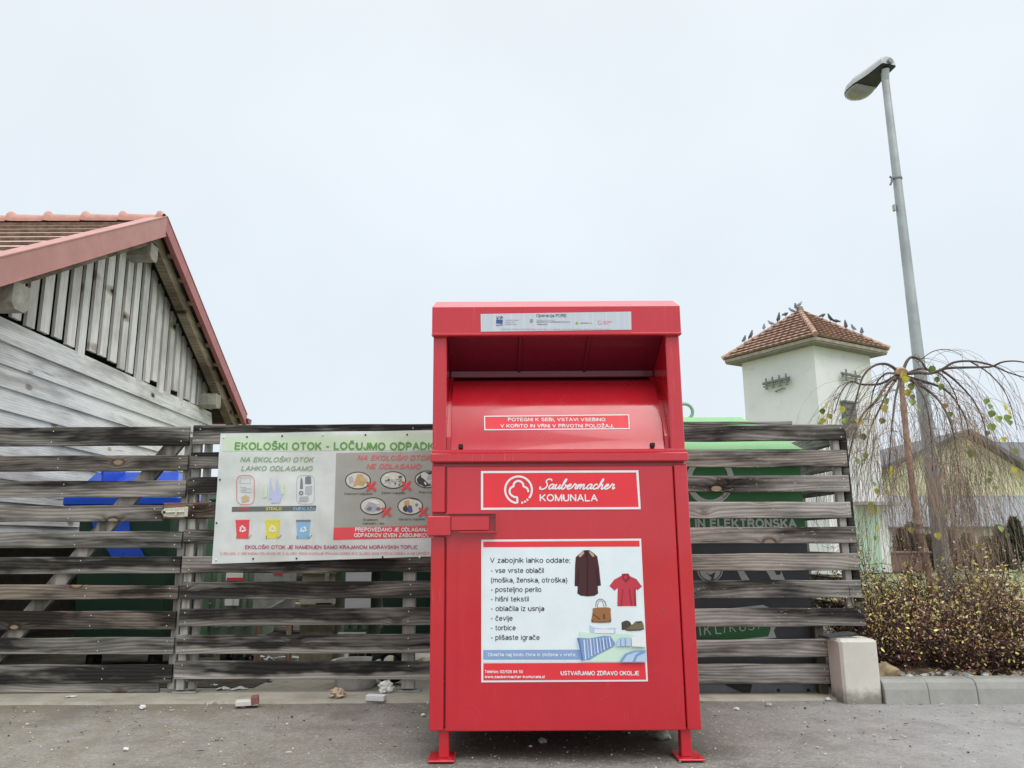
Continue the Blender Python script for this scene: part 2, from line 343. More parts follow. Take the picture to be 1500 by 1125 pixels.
# ------------------------------------------------------------------ writing and flat print
# a plain grotesque alphabet drawn as pen strokes (capital height 1, x-height .73)
def _e(cx, cy, rx, ry, a0, a1, n=10): return [(cx+rx*math.cos(R(a0+(a1-a0)*i/n)), cy+ry*math.sin(R(a0+(a1-a0)*i/n))) for i in range(n+1)]
X_ = .73
GL = {
 'A': (.74, [[(0,0),(.37,1)],[(.37,1),(.74,0)],[(.13,.33),(.61,.33)]]),
 'B': (.64, [[(0,0),(0,1)],[(0,1),(.36,1)]+_e(.36,.77,.22,.23,90,-90)+[(0,.54)],[(.36,.54)]+_e(.38,.27,.26,.27,90,-90)+[(0,0)]]),
 'C': (.72, [_e(.38,.5,.38,.5,48,312,18)]),
 'D': (.72, [[(0,0),(0,1)],[(0,1),(.3,1)]+_e(.3,.5,.42,.5,90,-90,14)+[(0,0)]]),
 'E': (.58, [[(0,0),(0,1)],[(0,1),(.57,1)],[(0,.53),(.52,.53)],[(0,0),(.58,0)]]),
 'F': (.54, [[(0,0),(0,1)],[(0,1),(.54,1)],[(0,.52),(.46,.52)]]),
 'G': (.76, [_e(.38,.5,.38,.5,48,330,18),[(.74,.0),(.74,.46)],[(.42,.46),(.74,.46)]]),
 'H': (.66, [[(0,0),(0,1)],[(.66,0),(.66,1)],[(0,.53),(.66,.53)]]),
 'I': (.02, [[(.01,0),(.01,1)]]),
 'J': (.5, [[(.5,1),(.5,.25)]+_e(.25,.25,.25,.25,0,-180)]),
 'K': (.66, [[(0,0),(0,1)],[(0,.35),(.62,1)],[(.22,.58),(.66,0)]]),
 'L': (.52, [[(0,0),(0,1)],[(0,0),(.52,0)]]),
 'M': (.8, [[(0,0),(0,1)],[(0,1),(.4,0)],[(.4,0),(.8,1)],[(.8,1),(.8,0)]]),
 'N': (.66, [[(0,0),(0,1)],[(0,1),(.66,0)],[(.66,0),(.66,1)]]),
 'O': (.8, [_e(.4,.5,.4,.5,90,450,24)]),
 'P': (.6, [[(0,0),(0,1)],[(0,1),(.34,1)]+_e(.34,.73,.26,.27,90,-90)+[(0,.46)]]),
 'R': (.66, [[(0,0),(0,1)],[(0,1),(.36,1)]+_e(.36,.75,.26,.25,90,-90)+[(0,.5)],[(.34,.5),(.52,.4),(.58,.2),(.64,0)]]),
 'S': (.62, [_e(.31,.76,.28,.24,30,180,8)+_e(.31,.76,.29,.24,180,250,4)+[(.4,.5)]+_e(.31,.26,.31,.26,62,0,4)+_e(.31,.26,.31,.26,0,-155,8)]),
 'T': (.64, [[(.32,0),(.32,1)],[(0,1),(.64,1)]]),
 'U': (.66, [[(0,1),(0,.3)]+_e(.33,.3,.33,.3,180,360)+[(.66,1)]]),
 'V': (.7, [[(0,1),(.35,0)],[(.35,0),(.7,1)]]),
 'Z': (.62, [[(.03,1),(.62,1)],[(.62,1),(0,0)],[(0,0),(.62,0)]]),
 'a': (.52, [[(.5,.0),(.5,.5)]+_e(.27,.5,.23,.23,0,150,8),[(.5,.42),(.2,.38)]+_e(.2,.2,.2,.18,90,270,8)+[(.36,.04),(.5,.16)]]),
 'b': (.54, [[(0,0),(0,1)],_e(.27,.365,.27,.365,90,450,16)]),
 'c': (.5, [_e(.27,.365,.27,.365,45,315,14)]),
 'd': (.54, [[(.54,0),(.54,1)],_e(.27,.365,.27,.365,90,450,16)]),
 'e': (.54, [[(.02,.38),(.53,.38)],_e(.27,.365,.27,.365,2,318,16)]),
 'g': (.54, [[(.54,.73),(.54,.0)]+_e(.28,-.02,.26,.22,0,-150,8),_e(.27,.365,.27,.365,90,450,16)]),
 'h': (.5, [[(0,0),(0,1)],[(0,.45)]+_e(.25,.46,.25,.27,160,0,8)+[(.5,0)]]),
 'i': (.02, [[(.01,0),(.01,.73)],[(.01,.92),(.01,1)]]),
 'j': (.06, [[(.05,.73),(.05,-.1),(.0,-.2),(-.1,-.21)],[(.05,.92),(.05,1)]]),
 'k': (.5, [[(0,0),(0,1)],[(0,.25),(.46,.73)],[(.18,.44),(.5,0)]]),
 'l': (.02, [[(.01,0),(.01,1)]]),
 'm': (.84, [[(0,0),(0,.73)],[(0,.5)]+_e(.21,.52,.21,.21,160,0,8)+[(.42,0)],[(.42,.5)]+_e(.63,.52,.21,.21,160,0,8)+[(.84,0)]]),
 'n': (.5, [[(0,0),(0,.73)],[(0,.45)]+_e(.25,.46,.25,.27,160,0,8)+[(.5,0)]]),
 'o': (.56, [_e(.28,.365,.28,.365,90,450,18)]),
 'p': (.54, [[(0,-.25),(0,.73)],_e(.27,.365,.27,.365,90,450,16)]),
 'r': (.3, [[(0,0),(0,.73)],[(0,.4),(.08,.62),(.3,.7)]]),
 's': (.46, [_e(.23,.55,.21,.18,30,180,7)+_e(.23,.55,.21,.18,180,250,3)+[(.3,.36)]+_e(.23,.19,.23,.19,60,0,3)+_e(.23,.19,.23,.19,0,-155,7)]),
 't': (.28, [[(.12,.95),(.12,.14),(.17,.03),(.28,.02)],[(0,.73),(.27,.73)]]),
 'u': (.5, [[(.5,.73),(.5,0)],[(0,.73),(0,.26)]+_e(.25,.26,.25,.26,180,340,8)+[(.5,.28)]]),
 'f': (.28, [[(.28,1),(.18,.98),(.12,.86),(.12,0)],[(0,.7),(.27,.7)]]), 'y': (.5, [[(.5,.73),(.2,-.12),(.12,-.22),(.0,-.22)],[(0,.73),(.25,0)]]),
 'v': (.5, [[(0,.73),(.25,0)],[(.25,0),(.5,.73)]]),
 'w': (.74, [[(0,.73),(.19,0)],[(.19,0),(.37,.73)],[(.37,.73),(.55,0)],[(.55,0),(.74,.73)]]),
 'z': (.46, [[(.02,.73),(.46,.73)],[(.46,.73),(0,0)],[(0,0),(.46,0)]]),
 '0': (.54, [_e(.27,.5,.27,.5,90,450,18)]), '1': (.26, [[(.24,0),(.24,1)],[(.24,1),(0,.8)]]),
 '2': (.52, [[(.02,.72)]+_e(.26,.74,.24,.26,170,-20,9)+[(.3,.38),(.02,.0)],[(.0,0),(.52,0)]]),
 '4': (.56, [[(.42,0),(.42,1)],[(.42,1),(0,.3)],[(0,.3),(.56,.3)]]),
 '5': (.52, [[(.48,1),(.1,1)],[(.1,1),(.05,.52)],[(.05,.52)]+_e(.26,.32,.26,.32,130,-150,12)]),
 '6': (.54, [_e(.27,.32,.27,.32,90,450,16),[(.01,.36),(.04,.7),(.16,.95),(.3,1),(.48,.86)]]),
 '8': (.54, [_e(.27,.76,.22,.24,90,450,14),_e(.27,.27,.27,.27,90,450,14)]),
 '-': (.26, [[(0,.38),(.26,.38)]]), '.': (.03, [[(.01,-.02),(.01,.08)]]), ',': (.05, [[(.04,.06),(.0,-.16)]]), ':': (.03, [[(.01,-.02),(.01,.08)],[(.01,.6),(.01,.7)]]),
 '(': (.2, [[(.2,1.02),(.06,.75),(.0,.4),(.06,.05),(.2,-.22)]]), ')': (.2, [[(0,1.02),(.14,.75),(.2,.4),(.14,.05),(0,-.22)]]), '/': (.3, [[(0,-.02),(.3,1.02)]]), '!': (.03, [[(.01,.28),(.01,1)],[(.01,-.02),(.01,.08)]]),
 '€': (.62, [_e(.4,.5,.32,.5,50,310,14),[(0,.6),(.5,.6)],[(0,.42),(.46,.42)]]), ' ': (.2, []),
}
for base, lo in (('S', 1), ('C', 1), ('Z', 1), ('s', 0), ('c', 0), ('z', 0)):
    w_, st_ = GL[base]; yb_ = 1.14 if lo else .88
    GL[{'S':'Š','C':'Č','Z':'Ž','s':'š','c':'č','z':'ž'}[base]] = (w_, st_ + [[(w_/2-.15, yb_+.15), (w_/2, yb_)], [(w_/2, yb_), (w_/2+.15, yb_+.15)]])
def text_strokes(s, sw, gap=.24):
    x, out = 0.0, []; h = sw/2
    for ch in s:
        w_, st = GL[ch]
        for q in st: out.append([(x+px_, h + py_*(1-sw) if py_ >= 0 else py_) for px_, py_ in q])
        x += w_ + gap
    return out
class Sheet:
    """a flat (or gently wavy) printed surface; maps pixels measured on the photograph onto the real plane"""
    def __init__(s, pt, n, wave=None):
        s.p, s.n = Vector(pt), Vector(n).normalized(); s.wave = wave
        s.ux = Vector((-s.n.y, s.n.x, 0)).normalized()
        if s.ux.x < 0: s.ux = -s.ux
        s.uz = s.ux.cross(s.n); s.uz = s.uz if s.uz.z > 0 else -s.uz
    def at(s, x, y, lift=0.0): return s.lift(PP(x, y, s.p, s.n), lift)
    def lift(s, q, lift):
        d = lift + (s.wave(q) if s.wave else 0)
        return q + s.n*d
    def text(s, mb, body, x0, x1, yb, cap, lift, bold=.012, shear=0.0, space=1.0):
        sw = .115 + bold*3.0; h = sw/2
        st = text_strokes(body, sw, .10 + sw*.95)
        a = PP(x0, yb, s.p, s.n); b = PP(x1, yb, s.p, s.n); c = PP(x0, yb-cap, s.p, s.n)
        wd = (b-a).dot(s.ux); hg = (c-a).dot(s.uz); sl = (b-a).dot(s.uz)/wd
        st = [[(x+shear*y, y) for x, y in q] for q in st]
        mx0 = min(x for q in st for x, y in q)-h; mx1 = max(x for q in st for x, y in q)+h
        kx = wd/(mx1-mx0)                                  # metres per unit along the line; the pen keeps its width
        pen = min(sw*hg, sw*kx*1.15)/2
        for q in st:
            s.cnt = (getattr(s, 'cnt', 0) + 1) % 40
            p = [Vector(((x-mx0)*kx, y*hg)) for x, y in q]
            n = len(p); l, r = [], []
            closed = (p[0]-p[-1]).length < 1e-6
            if not closed:
                p[0] = p[0] + (p[0]-p[1]).normalized()*pen*.55; p[-1] = p[-1] + (p[-1]-p[-2]).normalized()*pen*.55
            for i in range(n):
                t0 = p[i]-p[i-1] if i else (p[-1]-p[-2] if closed else p[1]-p[0])
                t1 = p[i+1]-p[i] if i < n-1 else (p[1]-p[0] if closed else p[-1]-p[-2])
                t = t0.normalized()+t1.normalized(); t = t.normalized() if t.length > 1e-6 else t1.normalized()
                k = pen/max(.5, t.dot(t1.normalized())); nn = Vector((-t.y, t.x))*k
                lf = lift + s.cnt*1.2e-5 + i*2.5e-6
                for o, w in ((l, p[i]+nn), (r, p[i]-nn)): o.append(s.lift(a + s.ux*w.x + s.uz*(w.y + w.x*sl), lf))
            mb.add(l+r, [(i, i+1, n+i+1, n+i) for i in range(n-1)])
    def rect(s, mb, x0, y0, x1, y1, lift, nx=1, ny=1, quad=None):
        q = quad or [(x0,y0),(x1,y0),(x1,y1),(x0,y1)]
        p = [PP(*k, s.p, s.n) for k in q]
        vs = []
        for j in range(ny+1):
            for i in range(nx+1):
                u, w = i/nx, j/ny
                vs.append(s.lift((p[0]*(1-u)+p[1]*u)*(1-w) + (p[3]*(1-u)+p[2]*u)*w, lift))
        mb.add(vs, [(j*(nx+1)+i, (j+1)*(nx+1)+i, (j+1)*(nx+1)+i+1, j*(nx+1)+i+1) for j in range(ny) for i in range(nx)])
    def poly(s, mb, pts, lift): mb.face([s.at(x, y, lift) for x, y in pts][::-1])
    def ellipse(s, mb, cx, cy, rx, ry, lift, n=28, a0=0, a1=360):
        s.poly(mb, [(cx+rx*math.cos(R(a0+(a1-a0)*i/n)), cy+ry*math.sin(R(a0+(a1-a0)*i/n))) for i in range(n)], lift)
    def stroke(s, mb, pts, w, lift, smooth=True, closed=False):
        pts = [Vector((x, y)) for x, y in pts]
        if smooth and len(pts) > 2:
            q = []; n = len(pts)
            for i in range(n-1):
                p0, p1, p2, p3 = pts[max(i-1,0)], pts[i], pts[i+1], pts[min(i+2,n-1)]
                for k in range(6):
                    t = k/6
                    q.append(.5*((2*p1)+(p2-p0)*t+(2*p0-5*p1+4*p2-p3)*t*t+(3*p1-p0-3*p2+p3)*t**3))
            q.append(pts[-1]); pts = q
        if closed: pts.append(pts[0]); 
        l, r = [], []
        n = len(pts)
        s.cnt = (getattr(s, 'cnt', 0) + 1) % 40; lift0 = lift + s.cnt*1.2e-5
        for i, p in enumerate(pts):
            lift = lift0 + i*2.5e-6                       # a crossing pen line lies over itself
            a = pts[i-1] if i else (pts[-2] if closed else p); b = pts[i+1] if i < n-1 else (pts[1] if closed else p)
            t = b-a; t = t.normalized() if t.length > 1e-9 else Vector((1,0)); nn = Vector((-t.y, t.x))*w/2
            l.append(s.at(*(p+nn), lift)); r.append(s.at(*(p-nn), lift))
        mb.add(l+r, [(i, i+1, n+i+1, n+i) for i in range(n-1)])
    def frame(s, mb, x0, y0, x1, y1, w, lift, quad=None):
        q = [Vector(k) for k in (quad or [(x0,y0),(x1,y0),(x1,y1),(x0,y1)])]
        c = sum(q, Vector((0,0)))/4
        qi = [p + Vector((w if p.x < c.x else -w, w if p.y < c.y else -w)) for p in q]
        vs = [s.at(*p, lift) for p in q] + [s.at(*p, lift) for p in qi]
        mb.add(vs, [(i, 4+i, 4+(i+1)%4, (i+1)%4) for i in range(4)])
def ink(name, r, g, b, k=1.0, rough=.55): return plain('ink_'+name, A(r, g, b, k), rough, .03, 8, spec=.35)

# ================================================================== SETTING
def ground_mat():
    t = NT('grey_asphalt'); v = t.coord()
    big = t.noise(v, .55, 5, .6); mid = t.noise(v, 5.0, 5, .65); fine = t.noise(v, 95.0, 3, .7)
    vo = t.n('TexVoronoi', Vector=v, Scale=130.0).outputs['Color']
    sep = t.n('SeparateColor', Color=vo).outputs[0]
    vo2 = t.n('TexVoronoi', Vector=v, Scale=120.0)
    s2 = t.n('SeparateColor', Color=vo2.outputs['Color']).outputs[1]
    c = t.mix(t.ss(big, .3, .7), (.25, .24, .21, 1), (.38, .37, .345, 1))
    c = t.mix(t.ss(mid, .35, .75), c, (.20, .19, .16, 1))
    c = t.mix(t.ss(sep, .0, 1.0, .0, .42), c, (.11, .105, .095, 1))
    c = t.mix(t.math('MULTIPLY', t.ss(s2, .90, .95), .4), c, (.50, .48, .44, 1))
    c = t.mix(t.math('MULTIPLY', t.ss(fine, .55, .8), .5), c, (.42, .41, .385, 1))
    # soil washed against the concrete edge; soil plus painted contact shade under the container
    xyz = t.n('SeparateXYZ', Vector=v)
    yy = t.math('ADD', xyz.outputs['Y'], t.math('MULTIPLY', t.math('SUBTRACT', mid, .5), .5))
    xl = t.ss(xyz.outputs['X'], 1.6, 2.4, 1.0, .0)
    c = t.mix(t.math('MULTIPLY', t.math('MULTIPLY', t.ss(yy, 4.75, 5.12), .55), xl), c, (.15, .125, .09, 1))
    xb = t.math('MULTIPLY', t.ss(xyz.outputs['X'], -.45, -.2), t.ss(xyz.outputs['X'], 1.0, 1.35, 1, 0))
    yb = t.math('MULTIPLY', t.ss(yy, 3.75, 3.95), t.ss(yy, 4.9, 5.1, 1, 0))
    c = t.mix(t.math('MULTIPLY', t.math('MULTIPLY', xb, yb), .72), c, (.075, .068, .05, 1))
    g1 = t.noise(v, 26.0, 5, .7); g2 = t.noise(v, 48.0, 3, .6)
    c = t.mix(t.math('MULTIPLY', t.ss(g1, .52, .66), .5), c, (.125, .115, .09, 1))
    c = t.mix(t.math('MULTIPLY', t.ss(g2, .58, .70), .5), c, (.50, .48, .43, 1))
    c = t.mix(t.math('MULTIPLY', t.ss(xyz.outputs['X'], -2.6, .2, .40, 0), t.ss(mid, .3, .6, .4, 1)), c, (.30, .265, .19, 1))
    pale_var = t.noise(t.coord((.25, 1.1, 1)), 1.0, 4, .6)       # paler, cooler asphalt towards the right
    c = t.mix(t.math('MULTIPLY', t.ss(t.math('ADD', xyz.outputs['X'], t.math('MULTIPLY', pale_var, 1.2)), 1.3, 3.4), .5), c, (.43, .43, .44, 1))
    dmp = t.noise(v, 1.7, 6, .7)
    c = t.mix(t.math('MULTIPLY', t.ss(dmp, .50, .66), .45), c, (.15, .14, .12, 1))
    h = t.math('ADD', t.math('ADD', t.math('MULTIPLY', sep, .5), fine), t.math('MULTIPLY', g1, 1.5))
    t.bump(h, .7, .008)
    return t.fin(c, .9, Specular_IOR_Level=.25)
def concrete_mat(name, a, b, stain, sc=3.0, foot=False):
    t = NT(name); v = t.coord()
    c = t.mix(t.ss(t.noise(v, sc, 6, .65), .3, .7), a, b)
    c = t.mix(t.math('MULTIPLY', t.ss(t.noise(v, sc*2.1, 6, .7), .52, .72), .6), c, stain)
    if foot:                                            # moss and splash dirt at the foot
        z = t.math('ADD', t.n('SeparateXYZ', Vector=v).outputs['Z'], t.math('MULTIPLY', t.noise(v, 14, 5, .65), -.14))
        c = t.mix(t.math('MULTIPLY', t.ss(z, -.06, .03, 1, 0), .75), c, (.12, .115, .07, 1))
        c = t.mix(t.math('MULTIPLY', t.ss(t.noise(t.coord((16, 16, 2)), 1.0, 5, .7), .55, .8), .35), c, (.34, .33, .28, 1))
    sp = t.noise(v, 150, 2, .6)
    c = t.mix(t.ss(sp, .6, .8, 0, .35), c, (.1, .095, .085, 1))
    t.bump(t.noise(v, 60, 5, .7), .3, .004)
    return t.fin(c, .88, Specular_IOR_Level=.25)
def grass_mat():
    t = NT('meadow_grass'); v = t.coord()
    c = t.mix(t.ss(t.noise(v, .35, 5, .6), .3, .7), (.20, .235, .115, 1), (.30, .33, .18, 1))
    c = t.mix(t.ss(t.noise(v, 7, 5, .7), .4, .8, 0, .6), c, (.34, .33, .17, 1))
    t.bump(t.noise(v, 40, 4, .7), .6, .03)
    return t.fin(c, .95, Specular_IOR_Level=.1)
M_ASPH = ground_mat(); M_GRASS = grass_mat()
M_CONC = concrete_mat('pad_concrete', (.31, .29, .235, 1), (.43, .405, .335, 1), (.19, .17, .095, 1))
M_BLOCK = concrete_mat('block_concrete', (.60, .585, .515, 1), (.71, .695, .625, 1), (.46, .44, .35, 1), 4.0, True)
M_KERB = concrete_mat('kerb_concrete', (.31, .31, .285, 1), (.38, .38, .35, 1), (.24, .235, .205, 1), 5.0)
M_SOIL = concrete_mat('bed_soil', (.08, .06, .04, 1), (.17, .13, .09, 1), (.05, .035, .025, 1), 9.0)

mb = MB(); N = 40
gx = [-900, -300, -100, -40, -15, 0, 15, 40, 100, 300, 900]; gy = [-60, -20, 0, 10, 20, 40, 80, 160, 400, 1200]
vs = [(x, y, -.03) for y in gy for x in gx]
mb.add(vs, [(j*11+i, j*11+i+1, (j+1)*11+i+1, (j+1)*11+i) for j in range(len(gy)-1) for i in range(10)])
tag(mb.build('grass', M_GRASS), kind='structure')
mb = MB(); nx, ny = 60, 40
vs = []
for j in range(ny+1):
    for i in range(nx+1):
        x, y = -12 + 24*i/nx, -6 + 11.35*j/ny
        vs.append((x, y, .006*(mnoise.noise(Vector((x*.9, y*.9, 3)))) - .004 if -5 < y < 5.2 else 0))
mb.add(vs, [(j*(nx+1)+i, j*(nx+1)+i+1, (j+1)*(nx+1)+i+1, (j+1)*(nx+1)+i) for j in range(ny) for i in range(nx)])
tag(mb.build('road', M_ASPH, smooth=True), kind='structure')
mb = MB()
edge = [(-9.0, 5.14)] + [(-9+.25*i, 5.17 + .03*mnoise.noise(Vector((i*.6, 0, 0)))) for i in range(1, 46)] + [(2.42, 5.17)]
back = 9.5
n = len(edge)
mb.add([(x, y, .012) for x, y in edge] + [(x, back, .012) for x, y in edge] + [(x, y-.012, -.01) for x, y in edge],
       [(i, i+1, n+i+1, n+i) for i in range(n-1)] + [(2*n+i, 2*n+i+1, i+1, i) for i in range(n-1)])
tag(mb.build('pavement', M_CONC), kind='structure')
# dark soil-coloured sheet: shade below shed and bin put into the floor
mb = MB(); nx, ny = 12, 8
mb.add([(-9 + 7.35*i/nx - (.25*mnoise.noise(Vector((j*.7, 1, 1))) if i == nx else 0), 5.62 + 4.2*j/ny + (.08*mnoise.noise(Vector((i*.9, 2, 1))) if j == 0 else 0), .018) for j in range(ny+1) for i in range(nx+1)], [(j*(nx+1)+i, j*(nx+1)+i+1, (j+1)*(nx+1)+i+1, (j+1)*(nx+1)+i) for j in range(ny) for i in range(nx)])
tag(mb.build('shade_floor', concrete_mat('yard_floor_shade', (.055, .047, .037, 1), (.12, .105, .085, 1), (.04, .035, .028, 1), 5.0)), kind='structure')
# planted bed behind the kerb
KY = G(1400, 1031).y
mb = MB(); nx, ny = 40, 16; vs = []
for j in range(ny+1):
    for i in range(nx+1):
        x, y = 2.28 + 6*i/nx, KY+.10 + 3.2*j/ny
        vs.append((x, y, .10 + .05*mnoise.noise(Vector((x*2.3, y*2.3, 0))) + (.03 if j else 0)))
mb.add(vs, [(j*(nx+1)+i, j*(nx+1)+i+1, (j+1)*(nx+1)+i+1, (j+1)*(nx+1)+i) for j in range(ny) for i in range(nx)])
tag(mb.build('soil', M_SOIL, smooth=True), kind='structure')
# kerb of separate stones with open joints
mb = MB()
xs = [2.42, G(1363,1031).x, G(1436,1031).x]
xs += [xs[-1] + (.36 if i == 0 else .5)*1.0 + .5*i*0 + .5*(i) for i in range(0, 9)]
prof = [(0, -.05), (.010, .085), (.022, .122), (.05, .138), (.14, .141), (.14, -.05)]
for a, b in zip(xs[:-1], xs[1:]):
    dy = random.uniform(-.004, .004); dz = random.uniform(-.003, .003)
    a2, b2 = a+.002, b-.002
    vs = [(x, KY+p[0]+dy, p[1]+dz) for x in (a2, a2+.004, b2-.004, b2) for p in prof]
    vs = [(x, y + (.003 if k//6 in (0, 3) and k % 6 < 5 else 0), z) for k, (x, y, z) in enumerate(vs)]
    mb.add(vs, [(k*6+i, (k+1)*6+i, (k+1)*6+(i+1)%6, k*6+(i+1)%6) for k in range(3) for i in range(6)] + [list(range(6)), [18+i for i in range(6)][::-1]])
tag(mb.build('kerb', M_KERB), kind='structure')

# ================================================================== RED CLOTHES CONTAINER
YF = 3.845
def F(x, y, d=0.0): return P(x, y, YF+d)
bx0 = (F(627, 1069).x + F(635, 560).x)/2; bx1 = (F(1028, 1067).x + F(994, 480).x)/2
bz0 = F(815, 1068).z; bz1 = F(815, 451).z
z_op0 = F(815, 659).z; z_op1 = F(815, 492).z                         # opening, bottom and top
dx0 = (F(651, 900).x + F(655, 700).x)/2; dx1 = (F(1003, 1000).x + F(988, 760).x)/2
jx0 = F(654, 575).x; jx1 = F(979, 575).x
DEP = 1.12
ct = empty('clothes_container', ((bx0+bx1)/2, YF+DEP/2, 0), 'tall red steel clothes collection container with open chute and white poster on the door', 'clothes container')
mb = MB()
zl = F(815, 680).z
mb.bbox((bx0, YF+.029, bz0), (bx1, YF+DEP, z_op0-.001), .006)
mb.bbox((bx0+.002, YF+.004, z_op0), (jx0, YF+DEP-.1, z_op1+.02), .005)
mb.bbox((jx1, YF+.004, z_op0), (bx1-.002, YF+DEP-.1, z_op1+.02), .005)
mb.box((jx0+.001, YF+.62, z_op0), (jx1-.001, YF+DEP-.101, z_op1+.02))
mb.build('body', M_RED, ct)
# corner strips beside the door
for a, b, zt, zb in ((bx0+.001, dx0-.004, zl-.004, F(640, 751).z), (bx0+.001, dx0-.004, F(640, 786).z, bz0-.004), (dx1+.004, bx1-.001, zl-.004, bz0-.004)):
    mb = MB(); mb.bbox((a, YF-.010, zb), (b, YF+.0285, zt), .004)
    mb.build('corner_strip', M_RED, ct)
mb = MB()
mb.bbox((dx0+.003, YF-.012, bz0-.006), (dx1-.003, YF+.0285, zl-.010), .004)
hx = F(690, 900).x
mb.box((dx0+.055, YF-.0135, bz0+.05), (dx0+.058, YF-.0115, F(660, 790).z))      # pressed fold line
door = mb.build('door', M_RED, ct)
# ledge between chute and door
mb = MB()
zla, zlb = F(815, 664).z, F(815, 677).z
mb.bbox((bx0-.004, YF-.030, zlb), (bx1+.004, YF+.0285, zla), .005)
mb.bbox((bx0, YF-.012, zla+.001), (bx1, YF+.0035, z_op0+.002), .003)
mb.build('ledge', M_RED, ct)
# hood: front fascia with lip, chamfer, lid
mb = MB()
hx0, hx1 = bx0-.004, bx1+.004
zh = F(815, 489).z
pts = [(YF-.022, zh), (YF-.022, bz1), (YF+.05, bz1+.052), (YF+DEP+.02, bz1+.085), (YF+DEP+.02, z_op1+.021), (YF+.03, z_op1+.021), (YF+.03, zh)]
tap = [0, 0, .016, .02, 0, 0, 0]
n = len(pts)
mb.add([(hx0+t_, y, z) for (y, z), t_ in zip(pts, tap)] + [(hx1-t_, y, z) for (y, z), t_ in zip(pts, tap)],
       [list(range(n)), list(range(n, 2*n))[::-1]] + [(i, n+i, n+(i+1)%n, (i+1)%n) for i in range(n)])
mb.bbox((hx0-.002, YF-.028, zh-.014), (hx1+.002, YF+.01, zh-.0005), .004)
mb.build('hood', M_RED, ct)
# chute: pull drum, inner back panel, side cheeks
def prof_pt(py, d): return (YF+d, F(815, py, d).z)
drum = [(YF+.03, z_op0-.02), prof_pt(658, .045), prof_pt(645, .055), prof_pt(602, .105), prof_pt(592, .125), prof_pt(578, .165), prof_pt(567, .215), prof_pt(560, .27), prof_pt(556.5, .32), prof_pt(556.5, .40)]
mb = MB()
cheek = .022
seg = []
for i, (y, z) in enumerate(drum): seg.append((y, z))
n = len(seg); a_, b_ = jx0+cheek, jx1-cheek
mb.add([(a_, y, z) for y, z in seg] + [(b_, y, z) for y, z in seg], [(i, n+i, n+i+1, i+1) for i in range(n-1)])
mb.build('pull_drum', M_RED, ct, smooth=True)
for s_, xx in ((1, jx0), (-1, jx1)):
    mb = MB()
    xa, xb = (xx+.001, xx+cheek-.001) if s_ > 0 else (xx-cheek+.001, xx-.001)
    y0_, y1_ = YF+.035, YF+.45
    poly = [Vector((xa, y0_, z_op0+.003)), Vector((xa, y0_+.0, F(815, 640, .05).z)), Vector((xa, YF+.14, F(815, 590, .13).z+.012)), Vector((xa, YF+.33, F(815, 553, .33).z)), Vector((xa, y1_, F(815, 553, .33).z)), Vector((xa, y1_, z_op0+.003))]
    mb.prism(poly, (xb-xa, 0, 0))
    mb.build('chute_cheek', M_RED, ct)
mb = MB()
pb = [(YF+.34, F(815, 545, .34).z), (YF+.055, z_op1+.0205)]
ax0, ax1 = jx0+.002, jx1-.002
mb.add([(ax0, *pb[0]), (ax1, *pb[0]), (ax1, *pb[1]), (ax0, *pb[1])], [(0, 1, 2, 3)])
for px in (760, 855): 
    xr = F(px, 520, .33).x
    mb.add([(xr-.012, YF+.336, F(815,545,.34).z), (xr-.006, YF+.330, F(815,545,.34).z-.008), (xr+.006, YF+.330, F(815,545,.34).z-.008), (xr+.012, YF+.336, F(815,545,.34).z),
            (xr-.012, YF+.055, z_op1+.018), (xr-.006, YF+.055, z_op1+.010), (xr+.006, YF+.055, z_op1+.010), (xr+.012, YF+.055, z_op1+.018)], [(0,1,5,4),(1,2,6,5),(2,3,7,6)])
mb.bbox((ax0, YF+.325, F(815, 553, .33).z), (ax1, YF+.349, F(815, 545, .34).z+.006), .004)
mb.build('inner_flap', M_RED_SHADE, ct)
for px, py in ((675, 654), (956, 652)):
    q = F(px, py, .04); mb = MB(); mb.bbox((q.x-.011, YF+.034, q.z-.010), (q.x+.011, YF+.052, q.z+.012), .002)
    mb.build('rubber_stop', M_BLACK, ct)
# latch: block on the corner, bar and channel on the door
mb = MB()
q0, q1 = F(629, 785, -.05), F(660, 756, -.05)
mb.bbox((bx0-.015, YF-.060, q0.z), (q1.x, YF-.011, q1.z), .004)
mb.build('latch_block', M_RED, ct)
mb = MB(); q2 = F(717, 777, -.04)
mb.bbox((q1.x+.001, YF-.050, q2.z), (q2.x, YF-.028, F(700, 756, -.04).z), .003)
mb.build('latch_bar', M_RED, ct)
mb = MB(); q3 = F(728, 780, -.03); zt = F(700, 751, -.03).z
mb.box((dx0+.004, YF-.052, zt-.006), (q3.x, YF-.0125, zt))
mb.box((q3.x-.006, YF-.052, q3.z+.007), (q3.x, YF-.0125, zt-.0065))
mb.box((F(673, 780).x, YF-.052, q3.z), (q3.x, YF-.0125, q3.z+.0065))
mb.build('latch_channel', M_RED, ct)
# legs
for px, yo in ((650, 0), (1006, 0), (650, .95), (1006, .95)):
    xl_ = F(px, 1085).x
    mb = MB(); mb.bbox((xl_-.024, YF+.012+yo, .008), (xl_+.024, YF+.075+yo, bz0+.002), .004)
    leg = mb.build('leg', M_RED, ct)
    mb = MB(); sgn = -.01 if px < 800 else .012
    mb.bbox((xl_+sgn-.062, YF-.035+yo, 0.0005), (xl_+sgn+.062, YF+.13+yo, .009), .003)
    mb.tube([(xl_+.04+sgn, YF-.012+yo, .008), (xl_+.04+sgn, YF-.012+yo, .02)], .008, 6)
    mb.build('foot_plate', M_RED, leg)

